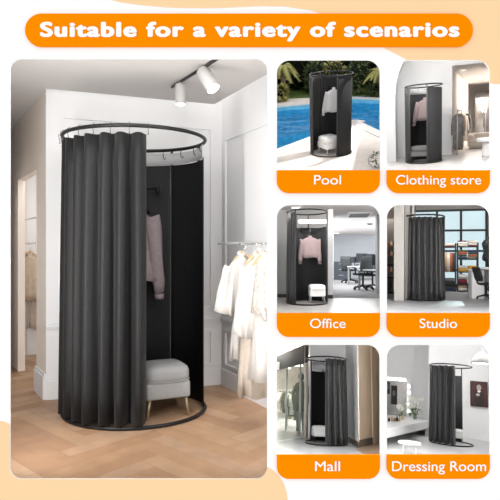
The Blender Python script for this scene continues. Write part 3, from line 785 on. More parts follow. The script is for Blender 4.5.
bsh(375, 96, 15, 10, 'leaf_mid', 'low green bush below the right hand palm', 2)
bsh(315, 93, 20, 30, 'leaf_mid', 'olive green tree crown rising above the booth on the left', 6, 700)
bsh(334, 93, 22, 31, 'leaf_yellow', 'yellow green tree crown right behind the top of the booth', 7, 500)
bsh(358, 94, 20, 34, 'leaf_mid', 'mid green crown between the booth and the right hand palm', 8, 500)
make_booth(Bp, Bp.base, .505 * Bp.bs, .85, 1.9 * Bp.bs, 'round black changing booth with open front standing on the pool deck',
           curtains=[(105, 206, 11)], panels=[(-74, 105, 1.82, 'gray_panel')], poles=(180, 208, 286), rail=(-.05, .42, .34, .34, 1.5), hooks=False, amp=.02, rr=.014, group='small changing booths', cm='black_fabric_soft')
b = Bp.base
make_stool(Bp, (b.x - .05, b.y - .10, 0), .42, .44, 'grey white cushioned stool on thin legs in the poolside booth', 'stool_white', 'steel', rz=R_(35))
garment(Bp, (b.x + .06, b.y + .30, 1.42), 'shirt', 'white long sleeved shirt hanging in the poolside booth', 'shirt', 'shirt_white', w=.34, L=.50, sleeve=.5, rz=R_(10), seed=31, cuff='cuff', group='shirts in the small booths')
# little round pot at the deck corner
p = Bp.floor(375.5, 168); k = .10
t = Bp.thing('flower_ring', 'small wreath shaped plant stand at the lower right deck corner', 'plant stand', (p.x, p.y, 0))
mb = MB(); mb.tube([(.16 * cos(a), .02, .17 + .16 * sin(a)) for a in [2 * pi * q / 20 for q in range(20)]], .018, 6, True); mesh_obj('hoop', mb, 'steel', parent=t)
mb = MB(); leaves(mb, (.05, 0, .2), (.16, .08, .16), 60, .08, random.Random(2)); mesh_obj('foliage', mb, 'leaf_mid', parent=t)

# ------------------------------------------------------------------ CLOTHING STORE
mat('store_floor', (.70, .68, .66, 1), .25, var=.03, scale=2, spec=.5)
mat('store_warm', (.72, .66, .61, 1), .8, var=.02, scale=2)
mat('store_ceiling', (.62, .58, .55, 1), .9, var=.02, scale=2)
mat('cloth_black', (.02, .02, .022, 1), .9, var=.2, scale=10)
mat('cloth_gray', (.22, .21, .21, 1), .9, var=.2, scale=10)
mat('cloth_brown', (.30, .22, .17, 1), .9, var=.2, scale=10)
mat('cloth_cream', (.66, .60, .54, 1), .9, var=.1, scale=10)
C2 = fitted(438, 115, 0, 424, 161.5, 76, 1.9, (387, 60, 490, 170), (3, 14, 4, 6))
P = C2; X = lambda px, y: P.xz(px, y)
slab(P, 9, 40, -.05, 'store_floor', .05, 'floor')
slab(P, 9, 15.2, 2.62, 'ceiling_white', .1)
slab(P, 15.2, 30, 2.22, 'store_ceiling', .1, x0=X(452, 15.2).x - .6)
wallseg(P, X(380, 15.0), X(452, 15.0), 0, 2.62, 'wall_white')
wallseg(P, X(452, 15.0), X(500, 15.0), 2.22, 2.62, 'wall_white')
wallseg(P, X(452, 15.0) , Vector((X(470, 28).x, 28)), 0, 2.3, 'store_warm', .15, 'wall_left')
wallseg(P, X(468, 28), X(500, 28), 0, 2.3, 'store_warm')
# vaulted arch on the left
mb = MB(); ya = 13.6
prof = [P.at(383, 165, ya)]; 
outer = [(x, z) for x, z in [(P.at(386, 100, ya).x, 0), (P.at(386, 100, ya).x, 2.62)]]
xi = P.at(395, 100, ya).x; xo = P.at(378, 100, ya).x; zt = 2.62
pts = [(xo, 0), (xi, 0), (xi, 1.55)] + [(xi + .62 * (1 - cos(R_(a))), 1.55 + 1.07 * sin(R_(a))) for a in range(15, 91, 15)] + [(xo, zt)]
vs = [(x, ya, z) for x, z in pts] + [(x, ya + .7, z) for x, z in pts]; n = len(pts)
mb.add(vs, [tuple(range(n)), tuple(range(2 * n - 1, n - 1, -1))] + [(i, i + n, (i + 1) % n + n, (i + 1) % n) for i in range(n)])
P.struct('wall_left', mb, 'wall_white')
for px, py, l in ((404, 63, 'left'), (463, 70, 'middle'), (478, 77, 'right')):
    disc_light(P, px, py, 2.615 if py < 65 or px < 452 else 2.215, .07, 'small round downlight, %s one of the clothing store ceiling' % l)
make_booth(P, P.base, .45 * P.bs, 1.7, 1.9 * P.bs, 'black changing booth with white top gap in front of the clothing store wall',
           curtains=[(172, 222, 8)], panels=[(-78, 172, 1.82, 'gray_panel')], poles=(180, 225, 282, 60), band=(150, 30, 1.72), rail=(-.1, .5, .36, .4, 1.5), hooks=False, amp=.02, rr=.015, pm='gray_panel', group='small changing booths', cm='black_fabric_soft')
b = P.base
make_stool(P, (b.x - .08, b.y - .1, 0), .44, .38, 'grey round cornered stool inside the clothing store booth', 'stool_mid', 'black_metal')
garment(P, (b.x + .02, b.y + .35, 1.40), 'shirt', 'dusty pink long sleeved shirt hanging in the clothing store booth', 'shirt', 'mauve_light', w=.34, L=.46, sleeve=.50, rz=R_(5), seed=41, cuff='cuff', group='shirts in the small booths')
def rack(P, a, b, z, label, items, group, legs=True, m='steel', seed=0, w=.34):
    a = Vector(a); b = Vector(b); d = b - a
    t = P.thing('clothes_rack', label, 'clothes rack', (a.x, a.y, 0), 0, 'clothes racks')
    mb = MB(); mb.tube([(0, 0, z), (d.x, d.y, z)], .018, 6); mesh_obj('rail', mb, m, parent=t)
    for q in (0, 1):
        mb = MB(); mb.tube([(d.x * q, d.y * q, 0), (d.x * q, d.y * q, z)], .018, 6); mesh_obj('post', mb, m, parent=t)
    rz = atan2(d.y, d.x)
    for k, (f, h, mm, lab) in enumerate(items):
        p = a + d * f; hung(P, (p.x, p.y, z - .09), w, h, mm, lab, 'garment', rz + pi / 2 + .5, group, seed + k)
L0 = Vector((X(452, 15.0).x, 15.0)); L1 = Vector((X(470, 28).x, 28)); dd = (L1 - L0).normalized(); off = Vector((dd.y, -dd.x)) * .14
def onl(px):
    r = P.ray(px, 138); k = r.x / r.y; o_ = L0 + off; s_ = (o_.x - k * o_.y) / (k * dd.y - dd.x); return o_ + dd * s_
g = 'garments on the racks along the store wall'
rack(P, onl(457.2), onl(461.6), 1.12, 'black clothes rack nearest the booth along the warm store wall', [(.05, .85, 'cloth_gray', 'grey long coat on the first store rack, nearest the wall end'), (.35, .95, 'cloth_brown', 'brown coat in the middle of the first store rack'), (.75, .8, 'cloth_cream', 'cream coat on the first store rack')], g, w=.22)
rack(P, onl(463.5), onl(467.5), 1.10, 'second clothes rack with the black coat further into the store', [(.1, .85, 'cloth_cream', 'cream dress at the start of the second store rack'), (.45, .60, 'cloth_black', 'short black jacket on the second store rack'), (.8, .85, 'cloth_gray', 'grey coat at the far end of the second store rack')], g, seed=5, w=.22)
pR = P.xz(486, 20); pR2 = P.xz(496, 20)
rack(P, pR, pR2, 1.15, 'clothes rack at the right edge of the clothing store window', [(.2, .9, 'cloth_gray', 'dark grey coat on the rack at the right edge of the store')], g, seed=9)
mat('mirror', (.45, .44, .43, 1), .12, 1, var=.02, scale=4)
mb = MB(); c = P.at(486, 108, 27.6); mb.box((0, 0, .95), (1.0, .06, 1.9), bev=.01); P.one('standing_mirror', mb, 'mirror', 'tall grey mirror on the back wall of the clothing store', 'mirror', (P.xz(486, 27.6).x, 27.6, 0))
def round_thing(P, px, py, r, h, m, name, label, cat, seatm=None):
    c = P.floor(px, py); t = P.thing(name, label, cat, (c.x, c.y, 0))
    mb = MB(); mb.lathe([(r * .55, 0), (r * .52, h * .15), (r * .5, h * .8)], 28); mesh_obj('base', mb, m, parent=t)
    mb = MB(); mb.lathe([(r * .95, h * .8), (r, h * .84), (r, h * .97), (r * .95, h)], 28); mesh_obj('top', mb, seatm or m, parent=t)
round_thing(P, 488, 157, .25, .45, 'wall_white', 'round_table', 'white round pedestal table at the lower right of the clothing store', 'table')
t = P.thing('bench', 'beige upholstered bench with curved back in the clothing store', 'bench', P.floor(483, 148))
mb = MB(); mb.box((0, 0, .14), (.8, .45, .24), bev=.05); mesh_obj('seat', mb, 'cloth_cream', parent=t)
mb = MB(); mb.box((-.32, .1, .22), (.18, .42, .38), bev=.07); mesh_obj('armrest', mb, 'cloth_cream', parent=t)
mb = MB(); mb.box((0, .26, .24), (.8, .14, .40), bev=.05); mesh_obj('backrest', mb, 'cloth_cream', parent=t)
P.case(7.0); P.front_light(.4, 2.73, 2.95); P.back_light(1); P.side_lights(1.2); P.area((0, 12.4, 2.5), 3, .3, 10, rot=(R_(50), 0, 0))
P.area(((X(470, 22).x + .6), 21, 2.20), 1.6, 8, 16, color=(1, .93, .86))

# ------------------------------------------------------------------ OFFICE
mat('office_gray', (.34, .34, .34, 1), .8, var=.03, scale=2)
mat('office_blue', (.70, .74, .78, 1), .8, var=.02, scale=2)
mat('carpet', (.28, .27, .27, 1), .95, var=.12, scale=30, bump=.1)
mat('tile_light', (.46, .44, .42, 1), .3, var=.06, scale=2, spec=.5)
mat('dark_base', (.04, .04, .04, 1), .6, var=.1, scale=10)
mat('chair_black', (.02, .022, .024, 1), .7, var=.2, scale=30)
mat('chair_mesh', (.10, .11, .11, 1), .8, var=.3, scale=60)
mat('desk_white', (.74, .74, .74, 1), .4, var=.03, scale=5)
mat('screen', (.02, .022, .03, 1), .15, var=.1, scale=5, spec=.5)
mat('cabinet_gray', (.10, .11, .13, 1), .6, var=.08, scale=5)
C3 = fitted(328, 259, 0, 307, 303, 91, 1.9, (277, 205, 380, 313), (4, 14, 3, 6))
P = C3
slab(P, 7, 12.6, -.05, 'tile_light', .05, 'floor')
slab(P, 12.6, 30, -.05, 'carpet', .05, 'floor')
slab(P, 7, 30, 2.08, 'ceiling_white', .1)
yw = 12.6
wallseg(P, X(270, yw), X(328, yw), 0, 2.1, 'office_gray')
wallseg(P, X(328, yw - .12), X(333, yw - .12), 0, 2.1, 'wall_white', .4, 'wall_left')
wallseg(P, X(333, yw + .3), X(333.5, 26), 0, 2.1, 'wall_white', .15, 'wall_left')
wallseg(P, X(377.5, 14.3), X(388, 14.3), 0, 2.1, 'office_gray', .6, 'wall_right')
wallseg(P, X(330, 25.6), X(390, 25.6), 0, 2.1, 'office_blue')
mb = MB(); mb.seg(X(270, yw - .03), X(332.8, yw - .16), 0, .08, .03); P.struct('baseboard_back', mb, 'dark_base')
disc_light(P, 296, 207.5, 2.075, .09, 'round ceiling downlight above the office booth')
disc_light(P, 347.5, 224, 2.075, .20, 'round ceiling downlight over the office desks')
disc_light(P, 334.5, 233, 2.075, .22, 'far round ceiling downlight beside the white pillar')
p = P.floor(359, 214.5, 2.08)
t = P.thing('air_vent', 'square white air vent in the office ceiling', 'air vent', (p.x, p.y, 2.08))
mb = MB(); mb.box((0, 0, -.012), (.62, 1.5, .02)); mesh_obj('frame', mb, 'lamp_white', parent=t)
for k in range(4):
    mb = MB(); mb.box((0, -.5 + k * .33, -.03), (.5, .10, .02)); mesh_obj('slat', mb, 'office_gray', parent=t)
p = P.floor(370, 223.5, 2.08)
mb = MB(); mb.lathe([(.05, -.05), (.09, -.03), (.10, 0)], 14); P.one('smoke_detector', mb, 'cabinet_gray', 'small dark smoke detector on the office ceiling', 'smoke detector', (p.x, p.y, 2.08))
make_booth(P, P.base, .42 * P.bs, 1.6, 1.9 * P.bs, 'open fronted black booth against the grey office wall',
           curtains=[(150, 240, 7)], panels=[(150, 8, 1.60, 'gray_panel')], poles=(240, 128, 8, 90), band=None, rail=(-.14, .50, .34, .46, 1.58), hooks=False, amp=.018, rr=.016, group='small changing booths', cm='black_fabric_soft')
b = P.base
mb = MB(); mb.box((0, 0, 0), (.60, .10, .085), bev=.01); P.one('folded_curtain', mb, 'stool_white', 'white horizontal strip across the top of the office booth', 'strip', (b.x + .10, b.y + .42, 1.715))
garment(P, (b.x + .05, b.y + .30, 1.36), 'shirt', 'pale pink long sleeved shirt hanging in the office booth', 'shirt', 'mauve_light', w=.36, L=.42, sleeve=.48, rz=0, seed=51, cuff='cuff', group='shirts in the small booths', sl_out=.05)
hanger(P, (b.x + .05, b.y + .30, 1.43), 'black hanger with the pink shirt in the office booth', 'black_metal', .30, 0, hook=.13)
make_stool(P, (b.x + .20, b.y + .1, 0), .34, .38, 'white cushioned stool on steel legs in the office booth', 'stool_white', 'steel', rz=R_(8))
def office_chair(P, loc, rz, label, group='office chairs', s=1.0, m='chair_black', bm_='chair_mesh'):
    t = P.thing('office_chair', label, 'office chair', loc, rz, group)
    mb = MB(); mb.box((0, 0, .47 * s), (.48 * s, .46 * s, .07 * s), bev=.03 * s); mesh_obj('seat', mb, m, parent=t)
    mb = MB()
    mb.loft([[((-.22 + .44 * j / 8) * s * w_, (.23 + .04 * q - .05 * (1 - (2 * j / 8 - 1) ** 2) * -1) * s, z * s) for j in range(9)] for q, (z, w_) in enumerate(((.56, .8), (.66, 1), (.82, 1), (.98, .85)))], cap=False, closed=False)
    mesh_obj('backrest', mb, bm_, parent=t, solid=.03 * s)
    mb = MB(); mb.tube([(0, .16 * s, .44 * s), (0, .30 * s, .50 * s), (0, .30 * s, .80 * s)], .025 * s, 6); mesh_obj('back_support', mb, m, parent=t)
    for q in (-1, 1):
        mb = MB(); mb.tube([(q * .25 * s, .05 * s, .46 * s), (q * .28 * s, .05 * s, .66 * s), (q * .28 * s, -.15 * s, .67 * s)], .022 * s, 6); mesh_obj('armrest', mb, m, parent=t)
    mb = MB(); mb.tube([(0, 0, .10 * s), (0, 0, .44 * s)], .03 * s, 8); mesh_obj('gas_column', mb, m, parent=t)
    for k in range(5):
        a = 2 * pi * k / 5 + .3; mb = MB(); mb.tube([(0, 0, .13 * s), (.30 * s * cos(a), .30 * s * sin(a), .075 * s)], [.035 * s, .02 * s], 6); l = mesh_obj('foot', mb, m, parent=t)
        mb = MB(); mb.ball((.30 * s * cos(a), .30 * s * sin(a), .035 * s), .035 * s, 8); mesh_obj('caster', mb, m, parent=l)
    return t
def desk(P, a, b, z, d, label, m='desk_white', legm='office_gray', name='desk'):
    a = Vector(a); b = Vector(b); v = b - a; t = P.thing(name, label, 'desk', (a.x, a.y, 0), atan2(v.y, v.x)); L_ = v.length
    mb = MB(); mb.box((L_ / 2, d / 2, z - .02), (L_, d, .04)); mesh_obj('desktop', mb, m, parent=t)
    for q in (.03, L_ - .03):
        for w_ in (.06, d - .06):
            mb = MB(); mb.box((q, w_, (z - .04) / 2), (.05, .05, z - .04)); mesh_obj('leg', mb, legm, parent=t)
    mb = MB(); mb.box((L_ / 2, d - .1, z * .65), (L_ - .1, .03, z * .5)); mesh_obj('modesty_panel', mb, legm, parent=t)
def monitor(P, loc, rz, w, h, label, group='computer monitors'):
    t = P.thing('monitor', label, 'monitor', loc, rz, group)
    mb = MB(); mb.box((0, 0, .01), (w * .45, .18, .02)); mesh_obj('stand', mb, 'cabinet_gray', parent=t)
    mb = MB(); mb.tube([(0, .03, .02), (0, .03, .2)], .02, 6); mesh_obj('neck', mb, 'cabinet_gray', parent=t)
    mb = MB(); mb.box((0, 0, .12 + h / 2), (w, .03, h), bev=.008); c_ = mesh_obj('casing', mb, 'chair_black', parent=t)
    mb = MB(); mb.box((0, -.018, .12 + h / 2), (w * .94, .004, h * .9)); mesh_obj('display', mb, 'screen', parent=c_)
desk(P, P.xz(357, 15.9), P.xz(384, 14.9), .62, .8, 'long white desk nearest the viewer at the right of the office')
desk(P, P.xz(347, 19.5), P.xz(374, 18.8), .66, .8, 'white desk in the second row of the office')
zz = .62
for px, y, w_, h_, lab, z_ in ((378, 15.4, .34, .30, 'dark monitor at the right edge on the near office desk', .62), (362, 19.6, .42, .34, 'dark monitor on the left of the second desk row', .66), (370, 19.5, .34, .32, 'grey monitor in the middle of the second desk row', .66), (355, 19.7, .36, .22, 'low monitor at the left end of the second desk row', .66)):
    q = P.xz(px, y); monitor(P, (q.x, q.y, z_), R_(8), w_, h_, lab)
office_chair(P, P.floor(363, 290), R_(200), 'black mesh office chair closest to the viewer', s=1.0)
office_chair(P, P.floor(350, 283.0), R_(150), 'black office chair left of the nearest one', s=1.05)
office_chair(P, P.floor(372.5, 288.5), R_(170), 'office chair tucked under the near desk at the right', s=.9)
q = P.floor(341, 279.5); t = P.thing('filing_cabinet', 'dark grey filing cabinet by the white pillar in the office', 'filing cabinet', (q.x, q.y, 0))
mb = MB(); mb.box((0, 0, .40), (.62, .5, .8), bev=.01); mesh_obj('body', mb, 'cabinet_gray', parent=t)
for k in range(3):
    mb = MB(); mb.box((0, -.26, .15 + k * .25), (.56, .02, .22)); d_r = mesh_obj('drawer', mb, 'cabinet_gray', parent=t)
    mb = MB(); mb.box((0, -.28, .20 + k * .25), (.2, .02, .02)); mesh_obj('handle', mb, 'steel', parent=d_r)
P.case(6.8); P.back_light(1.2); P.side_lights(1.3); P.area((-.2, 10.7, 2.04), 2, .2, 3, rot=(R_(50), 0, 0))
P.area((P.xz(357, 19).x, 19, 2.06), 1.8, 8, 19, color=(.93, .97, 1))

# ------------------------------------------------------------------ STUDIO
mat('studio_wall', (.40, .38, .36, 1), .8, var=.05, scale=2)
mat('studio_dark', (.16, .13, .11, 1), .8, var=.05, scale=2)
mat('concrete', (.30, .30, .31, 1), .45, var=.12, scale=3, spec=.4)
mat('frame_dark', (.03, .035, .035, 1), .5, var=.1, scale=20)
glassy('window_glass', (.80, .90, .93, 1), .02, rough=.5, diffuse=.12, dcol=(.75, .82, .86, 1))
C4 = fitted(438, 259, 0, 424, 299, 82, 1.9, (387, 205, 490, 313), (3, 14, 4, 6))
P = C4
slab(P, 8, 20, -.05, 'concrete', .05, 'floor'); slab(P, 8, 17.7, 2.62, 'studio_wall', .1)
wallseg(P, X(394, 11.6), X(404, 11.6), 0, 2.62, 'studio_wall', .5, 'wall_left')
wallseg(P, X(404.2, 11.9), X(411.5, 17.5), 0, 2.62, 'studio_wall', -.12, 'wall_left')
wallseg(P, X(380, 15), X(403, 15), 0, 2.62, 'studio_dark', .1, 'wall_back')
yw = 17.5; xa = X(411.5, yw).x; xb = X(487, yw).x; zt = P.zat(450, 210, yw)
wallseg(P, X(400, yw), X(500, yw), zt, 2.62, 'studio_wall')
wallseg(P, X(487, yw), X(505, yw), 0, 2.62, 'studio_wall')
t = MB()
zb = .12
def bar(mb, x, z0, z1, w=.07): mb.box((x, yw, (z0 + z1) / 2), (w, .08, z1 - z0))
mb = MB()
for px in (412.3, 437, 461, 486.5): bar(mb, P.xz(px, yw).x, zb, zt)
for py in (210.5, 230.5, 251, 270, 287): mb.box(((xa + xb) / 2, yw, P.zat(450, py, yw)), (xb - xa, .08, .06))
P.struct('window_1', mb, 'frame_dark')
mb = MB(); mb.box(((xa + xb) / 2, yw + .02, (zb + zt) / 2), (xb - xa, .015, zt - zb)); P.struct('window_1', mb, 'window_glass')
mb = MB(); mb.box(((xa + xb) / 2, yw, zb / 2), (xb - xa, .12, zb)); P.struct('baseboard_back', mb, 'frame_dark')
make_booth(P, P.base, .44 * P.bs, 1.6, 1.9 * P.bs, 'fully closed black pleated booth before the studio window',
           curtains=[(352, 150, 12)], panels=[(150, -8, 1.80, 'gray_panel')], poles=(0, 60), hooks=True, amp=.052, rr=.016, ctop=.04, group='small changing booths', cm='black_fabric_soft')
FAB = {'rust': (.35, .09, .03, 1), 'navy': (.03, .045, .09, 1), 'maroon': (.16, .02, .03, 1), 'mustard': (.50, .27, .04, 1), 'cream': (.62, .56, .48, 1), 'grey': (.28, .28, .28, 1), 'white': (.75, .74, .72, 1), 'charcoal': (.05, .05, .055, 1), 'tan': (.45, .32, .2, 1), 'olive': (.12, .13, .07, 1)}
for k_, v_ in FAB.items(): mat('fabric_' + k_, v_, .9, var=.12, scale=20, bump=.1)
def bolt(P, x, y, z, w, h, c, label, d=.4):
    mb = MB(); mb.box((0, 0, h / 2 - .002), (w, d, h - .006), bev=min(.02, h * .3)); P.one('folded_fabric', mb, 'fabric_' + c, label, 'fabric', (x, y, z), 0, 'folded fabrics on the studio shelves')
ys = 15.6
def shelf_unit(px0, px1, pys, label):
    x0 = P.xz(px0, ys).x; x1 = P.xz(px1, ys).x; zs = [P.zat(450, q, ys) for q in pys]
    t = P.thing('shelf_unit', label, 'shelving', ((x0 + x1) / 2, ys, 0), 0, 'fabric shelves before the window'); w_ = x1 - x0
    for sx in (-1, 1):
        for sy in (-.2, .2):
            mb = MB(); mb.box((sx * w_ / 2, sy, (max(zs) + .1) / 2), (.03, .03, max(zs) + .1)); mesh_obj('post', mb, 'frame_dark', parent=t)
    for z in zs:
        mb = MB(); mb.box((0, 0, z - .012), (w_ - .035, .44, .024)); mesh_obj('shelf', mb, 'frame_dark', parent=t)
    return (x0 + x1) / 2, w_, zs
rows = (246.5, 259, 271.5, 283, 290.2)
cx_, w_, zs = shelf_unit(457.5, 477.5, rows, 'right hand metal shelf unit stacked with folded fabrics in the studio')
content = [[('cream', .10, -.22, .40), ('tan', .12, .22, .36)], [('navy', .14, -.25, .22), ('maroon', .15, .0, .25), ('charcoal', .14, .26, .22), ], [('rust', .07, -.2, .4), ('mustard', .13, .15, .5)], [('grey', .09, -.2, .38), ('maroon', .18, .22, .38)], []]
stacks = {0: [('cream', .07), ('white', .05), ('maroon', .03)], 1: [('navy', .06), ('charcoal', .05), ('rust', .06), ('olive', .05)], 2: [('mustard', .08), ('cream', .07)], 3: [('maroon', .10), ('grey', .05), ('white', .07)], 4: [('cream', .08), ('tan', .05)]}
rnd = random.Random(9); pos = ['top shelf', 'second shelf', 'third shelf', 'fourth shelf', 'bottom shelf']
for r_, z in enumerate(zs):
    for c_, fx in enumerate((-.25, .25)):
        zz = z; opts = stacks[r_][::-1] if c_ else stacks[r_]; cap_h = (zs[r_ - 1] - z - .03) if r_ else .16
        tot = sum(h for _, h in opts); k = min(1.15, cap_h / tot)
        for i, (c, h) in enumerate(opts):
            bolt(P, cx_ + fx * w_ + rnd.uniform(-.01, .01), ys, zz, w_ * .45, h * k, c, '%s folded fabric, %s in the %s pile, %s of the right unit' % (c, ['lowest', 'second', 'third', 'fourth'][i], ['left', 'right'][c_], pos[r_])); zz += h * k
cx_, w_, zs = shelf_unit(441, 455.5, (247, 271, 283, 290.2), 'left hand metal shelf unit partly hidden behind the studio booth')
for r_, ops in ((0, [('maroon', .03), ('cream', .08)]), (2, [('charcoal', .07), ('grey', .07)]), (3, [('navy', .06), ('charcoal', .05)]), (1, [('tan', .05), ('olive', .05)])):
    zz = zs[r_]
    for i, (c, h) in enumerate(ops): bolt(P, cx_, ys, zz, w_ * .86, h, c, '%s folded fabric, %s of the pile, %s of the left unit' % (c, ['lower', 'upper'][i], ['top shelf', 'second shelf', 'third shelf', 'bottom shelf'][r_])); zz += h
for i, (px, c) in enumerate(((443, 'rust'), (445.8, 'tan'), (448.6, 'cream'), (451.2, 'rust'), (453.5, 'charcoal'))):
    q = P.at(px, 253, ys - .3); mb = MB()
    mb.loft([[(.07 * cos(2 * pi * j / 12) * (1 + .1 * sin(3 * j)), .05 * sin(2 * pi * j / 12), -f * .5) for j in range(12)] for f in (0, .5, 1)])
    P.one('hanging_fabric', mb, 'fabric_' + c, '%s cloth hanging from the left studio unit, %s from the booth' % (c, ['first', 'second', 'third', 'fourth', 'fifth'][i]), 'fabric', (q.x, q.y, q.z), 0, 'cloths hanging on the left studio unit')
    
desk(P, P.xz(472, 12.9), P.xz(497, 12.6), .70, .6, 'white work desk at the right of the studio')
q = P.xz(476, 13.1); t = P.thing('drawer_cabinet', 'white drawer cabinet under the studio desk', 'cabinet', (q.x, q.y - .02, 0), R_(6))
mb = MB(); mb.box((0, 0, .32), (.26, .5, .64), bev=.01); mesh_obj('body', mb, 'desk_white', parent=t)
for k in range(3):
    mb = MB(); mb.box((0, -.255, .12 + k * .2), (.23, .015, .18)); mesh_obj('drawer', mb, 'desk_white', parent=t)
office_chair(P, P.floor(486, 299), R_(120), 'black office chair at the right edge of the studio', s=.72, bm_='chair_black')
office_chair(P, P.floor(388.5, 298), R_(250), 'dark chair in the gap left of the studio pillar', s=1.1, bm_='chair_black')
mat('warm_wood', (.30, .16, .08, 1), .5, var=.2, scale=10)
for i, py in enumerate((246, 256, 272)):
    q = P.at(391, py, 14.75); mb = MB(); mb.box((0, 0, 0), (.30, .22, .03)); P.one('wall_shelf', mb, 'warm_wood', 'small wooden wall shelf left of the studio pillar, %s one' % ['top', 'middle', 'bottom'][i], 'shelf', (q.x, q.y + .12, q.z), 0, 'wall shelves left of the pillar')
    for k in range(3):
        mb = MB(); mb.lathe([(.02, 0), (.03, .02), (.03, .08), (.012, .1), (.012, .12)], 10); P.one('bottle', mb, ['fabric_rust', 'fabric_cream', 'fabric_charcoal'][k], '%s bottle on the %s wall shelf in the studio' % (['rust', 'cream', 'black'][k], ['top', 'middle', 'bottom'][i]), 'bottle', (q.x - .08 + .08 * k, q.y + .12, q.z + .015), 0, 'bottles on the wall shelves')
q = P.floor(488.5, 293); t = P.thing('dress_form', 'black tailor dress form standing at the right edge of the studio', 'dress form', (q.x, q.y, 0))
mb = MB(); mb.lathe([(.09, .82), (.15, .86), (.155, .95), (.115, 1.08), (.15, 1.22), (.16, 1.30), (.11, 1.38), (.045, 1.42), (.042, 1.48)], 20); mesh_obj('torso', mb, 'chair_black', parent=t)
mb = MB(); mb.tube([(0, 0, .05), (0, 0, .85)], .018, 8); mesh_obj('pole', mb, 'chair_black', parent=t)
for k in range(3):
    a = 2 * pi * k / 3; mb = MB(); mb.tube([(0, 0, .15), (.2 * cos(a), .2 * sin(a), .0)], .014, 6); mesh_obj('leg', mb, 'chair_black', parent=t)
P.case(5.0); P.back_light(1.2); P.side_lights(3.6); P.area((.3, 14.2, 2.5), 2.5, .3, 5, rot=(R_(45), 0, 0))
ld = bpy.data.lights.new('sun_through_window', 'SPOT'); ld.energy = 150; ld.spot_size = R_(10); ld.spot_blend = .1; ld.shadow_soft_size = .02; ld.color = (1, .97, .92)
o = bpy.data.objects.new('sun_through_window', ld); link(o)
src = P.M @ Vector((P.xz(484, 19.5).x, 19.5, 3.0)); dst = P.M @ P.floor(434, 301)
o.matrix_world = Matrix.Translation(src) @ (src - dst).to_track_quat('Z', 'Y').to_matrix().to_4x4()

# ------------------------------------------------------------------ MALL
mat('mall_fascia', (.015, .02, .025, 1), .5, var=.1, scale=5)
mat('mall_floor', (.72, .74, .76, 1), .18, var=.06, scale=1.5, spec=.5)
mat('mall_band', (.30, .31, .33, 1), .3, var=.2, scale=12)
mat('mall_beige', (.82, .66, .50, 1), .8, var=.02, scale=2)
mat('wood_floor', (.34, .24, .17, 1), .5, var=.15, scale=5)
mat('base_brown', (.16, .13, .10, 1), .6, var=.1, scale=10)
mat('store_back', (.66, .58, .50, 1), .8, var=.15, scale=2)
glassy('shop_glass', (.90, .95, .94, 1), .10)
C5 = fitted(328, 400, 0, 326, 443.5, 84, 1.9, (277, 345, 380, 455), (4, 14, 3, 6))
P = C5
slab(P, 8, 34, -.05, 'mall_floor', .05, 'floor')
slab(P, 8, 34, 2.6, 'ceiling_greige', .1)
S0 = P.xz(308, 13.2); S1 = P.xz(270, 19.2)
yb = 14.2
wallseg(P, P.xz(309, 13.35), P.xz(352, 13.35), 0, 2.6, 'wall_white')
wallseg(P, P.xz(308.2, 13.3), Vector((P.xz(309, 28).x, 28)), 0, 2.6, 'store_back', .1, 'wall_right')
wallseg(P, P.xz(262, 28), P.xz(311, 28), 0, 2.6, 'store_back')
# storefront
FZ0 = P.zat(308, 362.5, 13.2); FZ1 = P.zat(308, 344, 13.2)
mb = MB(); mb.seg(S1, S0, FZ0, FZ1, -.06); o = mesh_obj('fascia', mb, 'mall_fascia', P.M.copy()); P.clip(o)
t = P.thing('shop_sign', 'black shop fascia with white lettering at the upper left of the mall', 'shop sign', (0, 0, 0))
o.parent = t; o.matrix_parent_inverse = t.matrix_world.inverted()
v_ = (S0 - S1).normalized(); n_ = Vector((v_.y, -v_.x)); rz = atan2(v_.y, v_.x)
def fpt(px):
    r = P.ray(px, 370); k = r.x / r.y; s_ = (S1.x - k * S1.y) / (k * v_.y - v_.x); return S1 + v_ * s_
cu = bpy.data.curves.new('l', 'FONT'); cu.body = 'M'; cu.extrude = .03; me = curve_to_mesh(cu, 'letter')
pA = fpt(276.6); pB = fpt(281.8); wx = (pB - pA).length; xs = [v.co.x for v in me.vertices]
Ml = P.M @ Matrix.Translation((pA.x + n_.x * .075, pA.y + n_.y * .075, P.zat(279, 371.5, pA.y))) @ Matrix.Rotation(rz, 4, 'Z') @ Matrix.Rotation(pi / 2, 4, 'X')
mb = MB(); mb.add([((v.co.x - min(xs)) * wx / (max(xs) - min(xs)), v.co.y * .36, v.co.z + .03) for v in me.vertices], [list(p.vertices) for p in me.polygons])
o = mesh_obj('letter', mb, 'lamp_white', Ml); o.parent = t; o.matrix_parent_inverse = t.matrix_world.inverted()
mb = MB(); mb.seg(S1, S0, .06, FZ0, -.02); P.struct('window_1', mb, 'shop_glass')
mb = MB()
for px in (300.5, 307.5, 287): 
    q = fpt(px); mb.box((q.x, q.y, .96), (.05, .05, 1.92), rz)
P.struct('window_1', mb, 'steel')
mb = MB(); f0 = P.floor(268, 444.5); f1 = P.floor(309, 436.5); mb.prism([f0.to_2d(), f1.to_2d(), (f1 + Vector((0, .55, 0))).to_2d(), (f0 + Vector((0, .6, 0))).to_2d()], .001, .004); P.struct('trim_1', mb, 'mall_band')
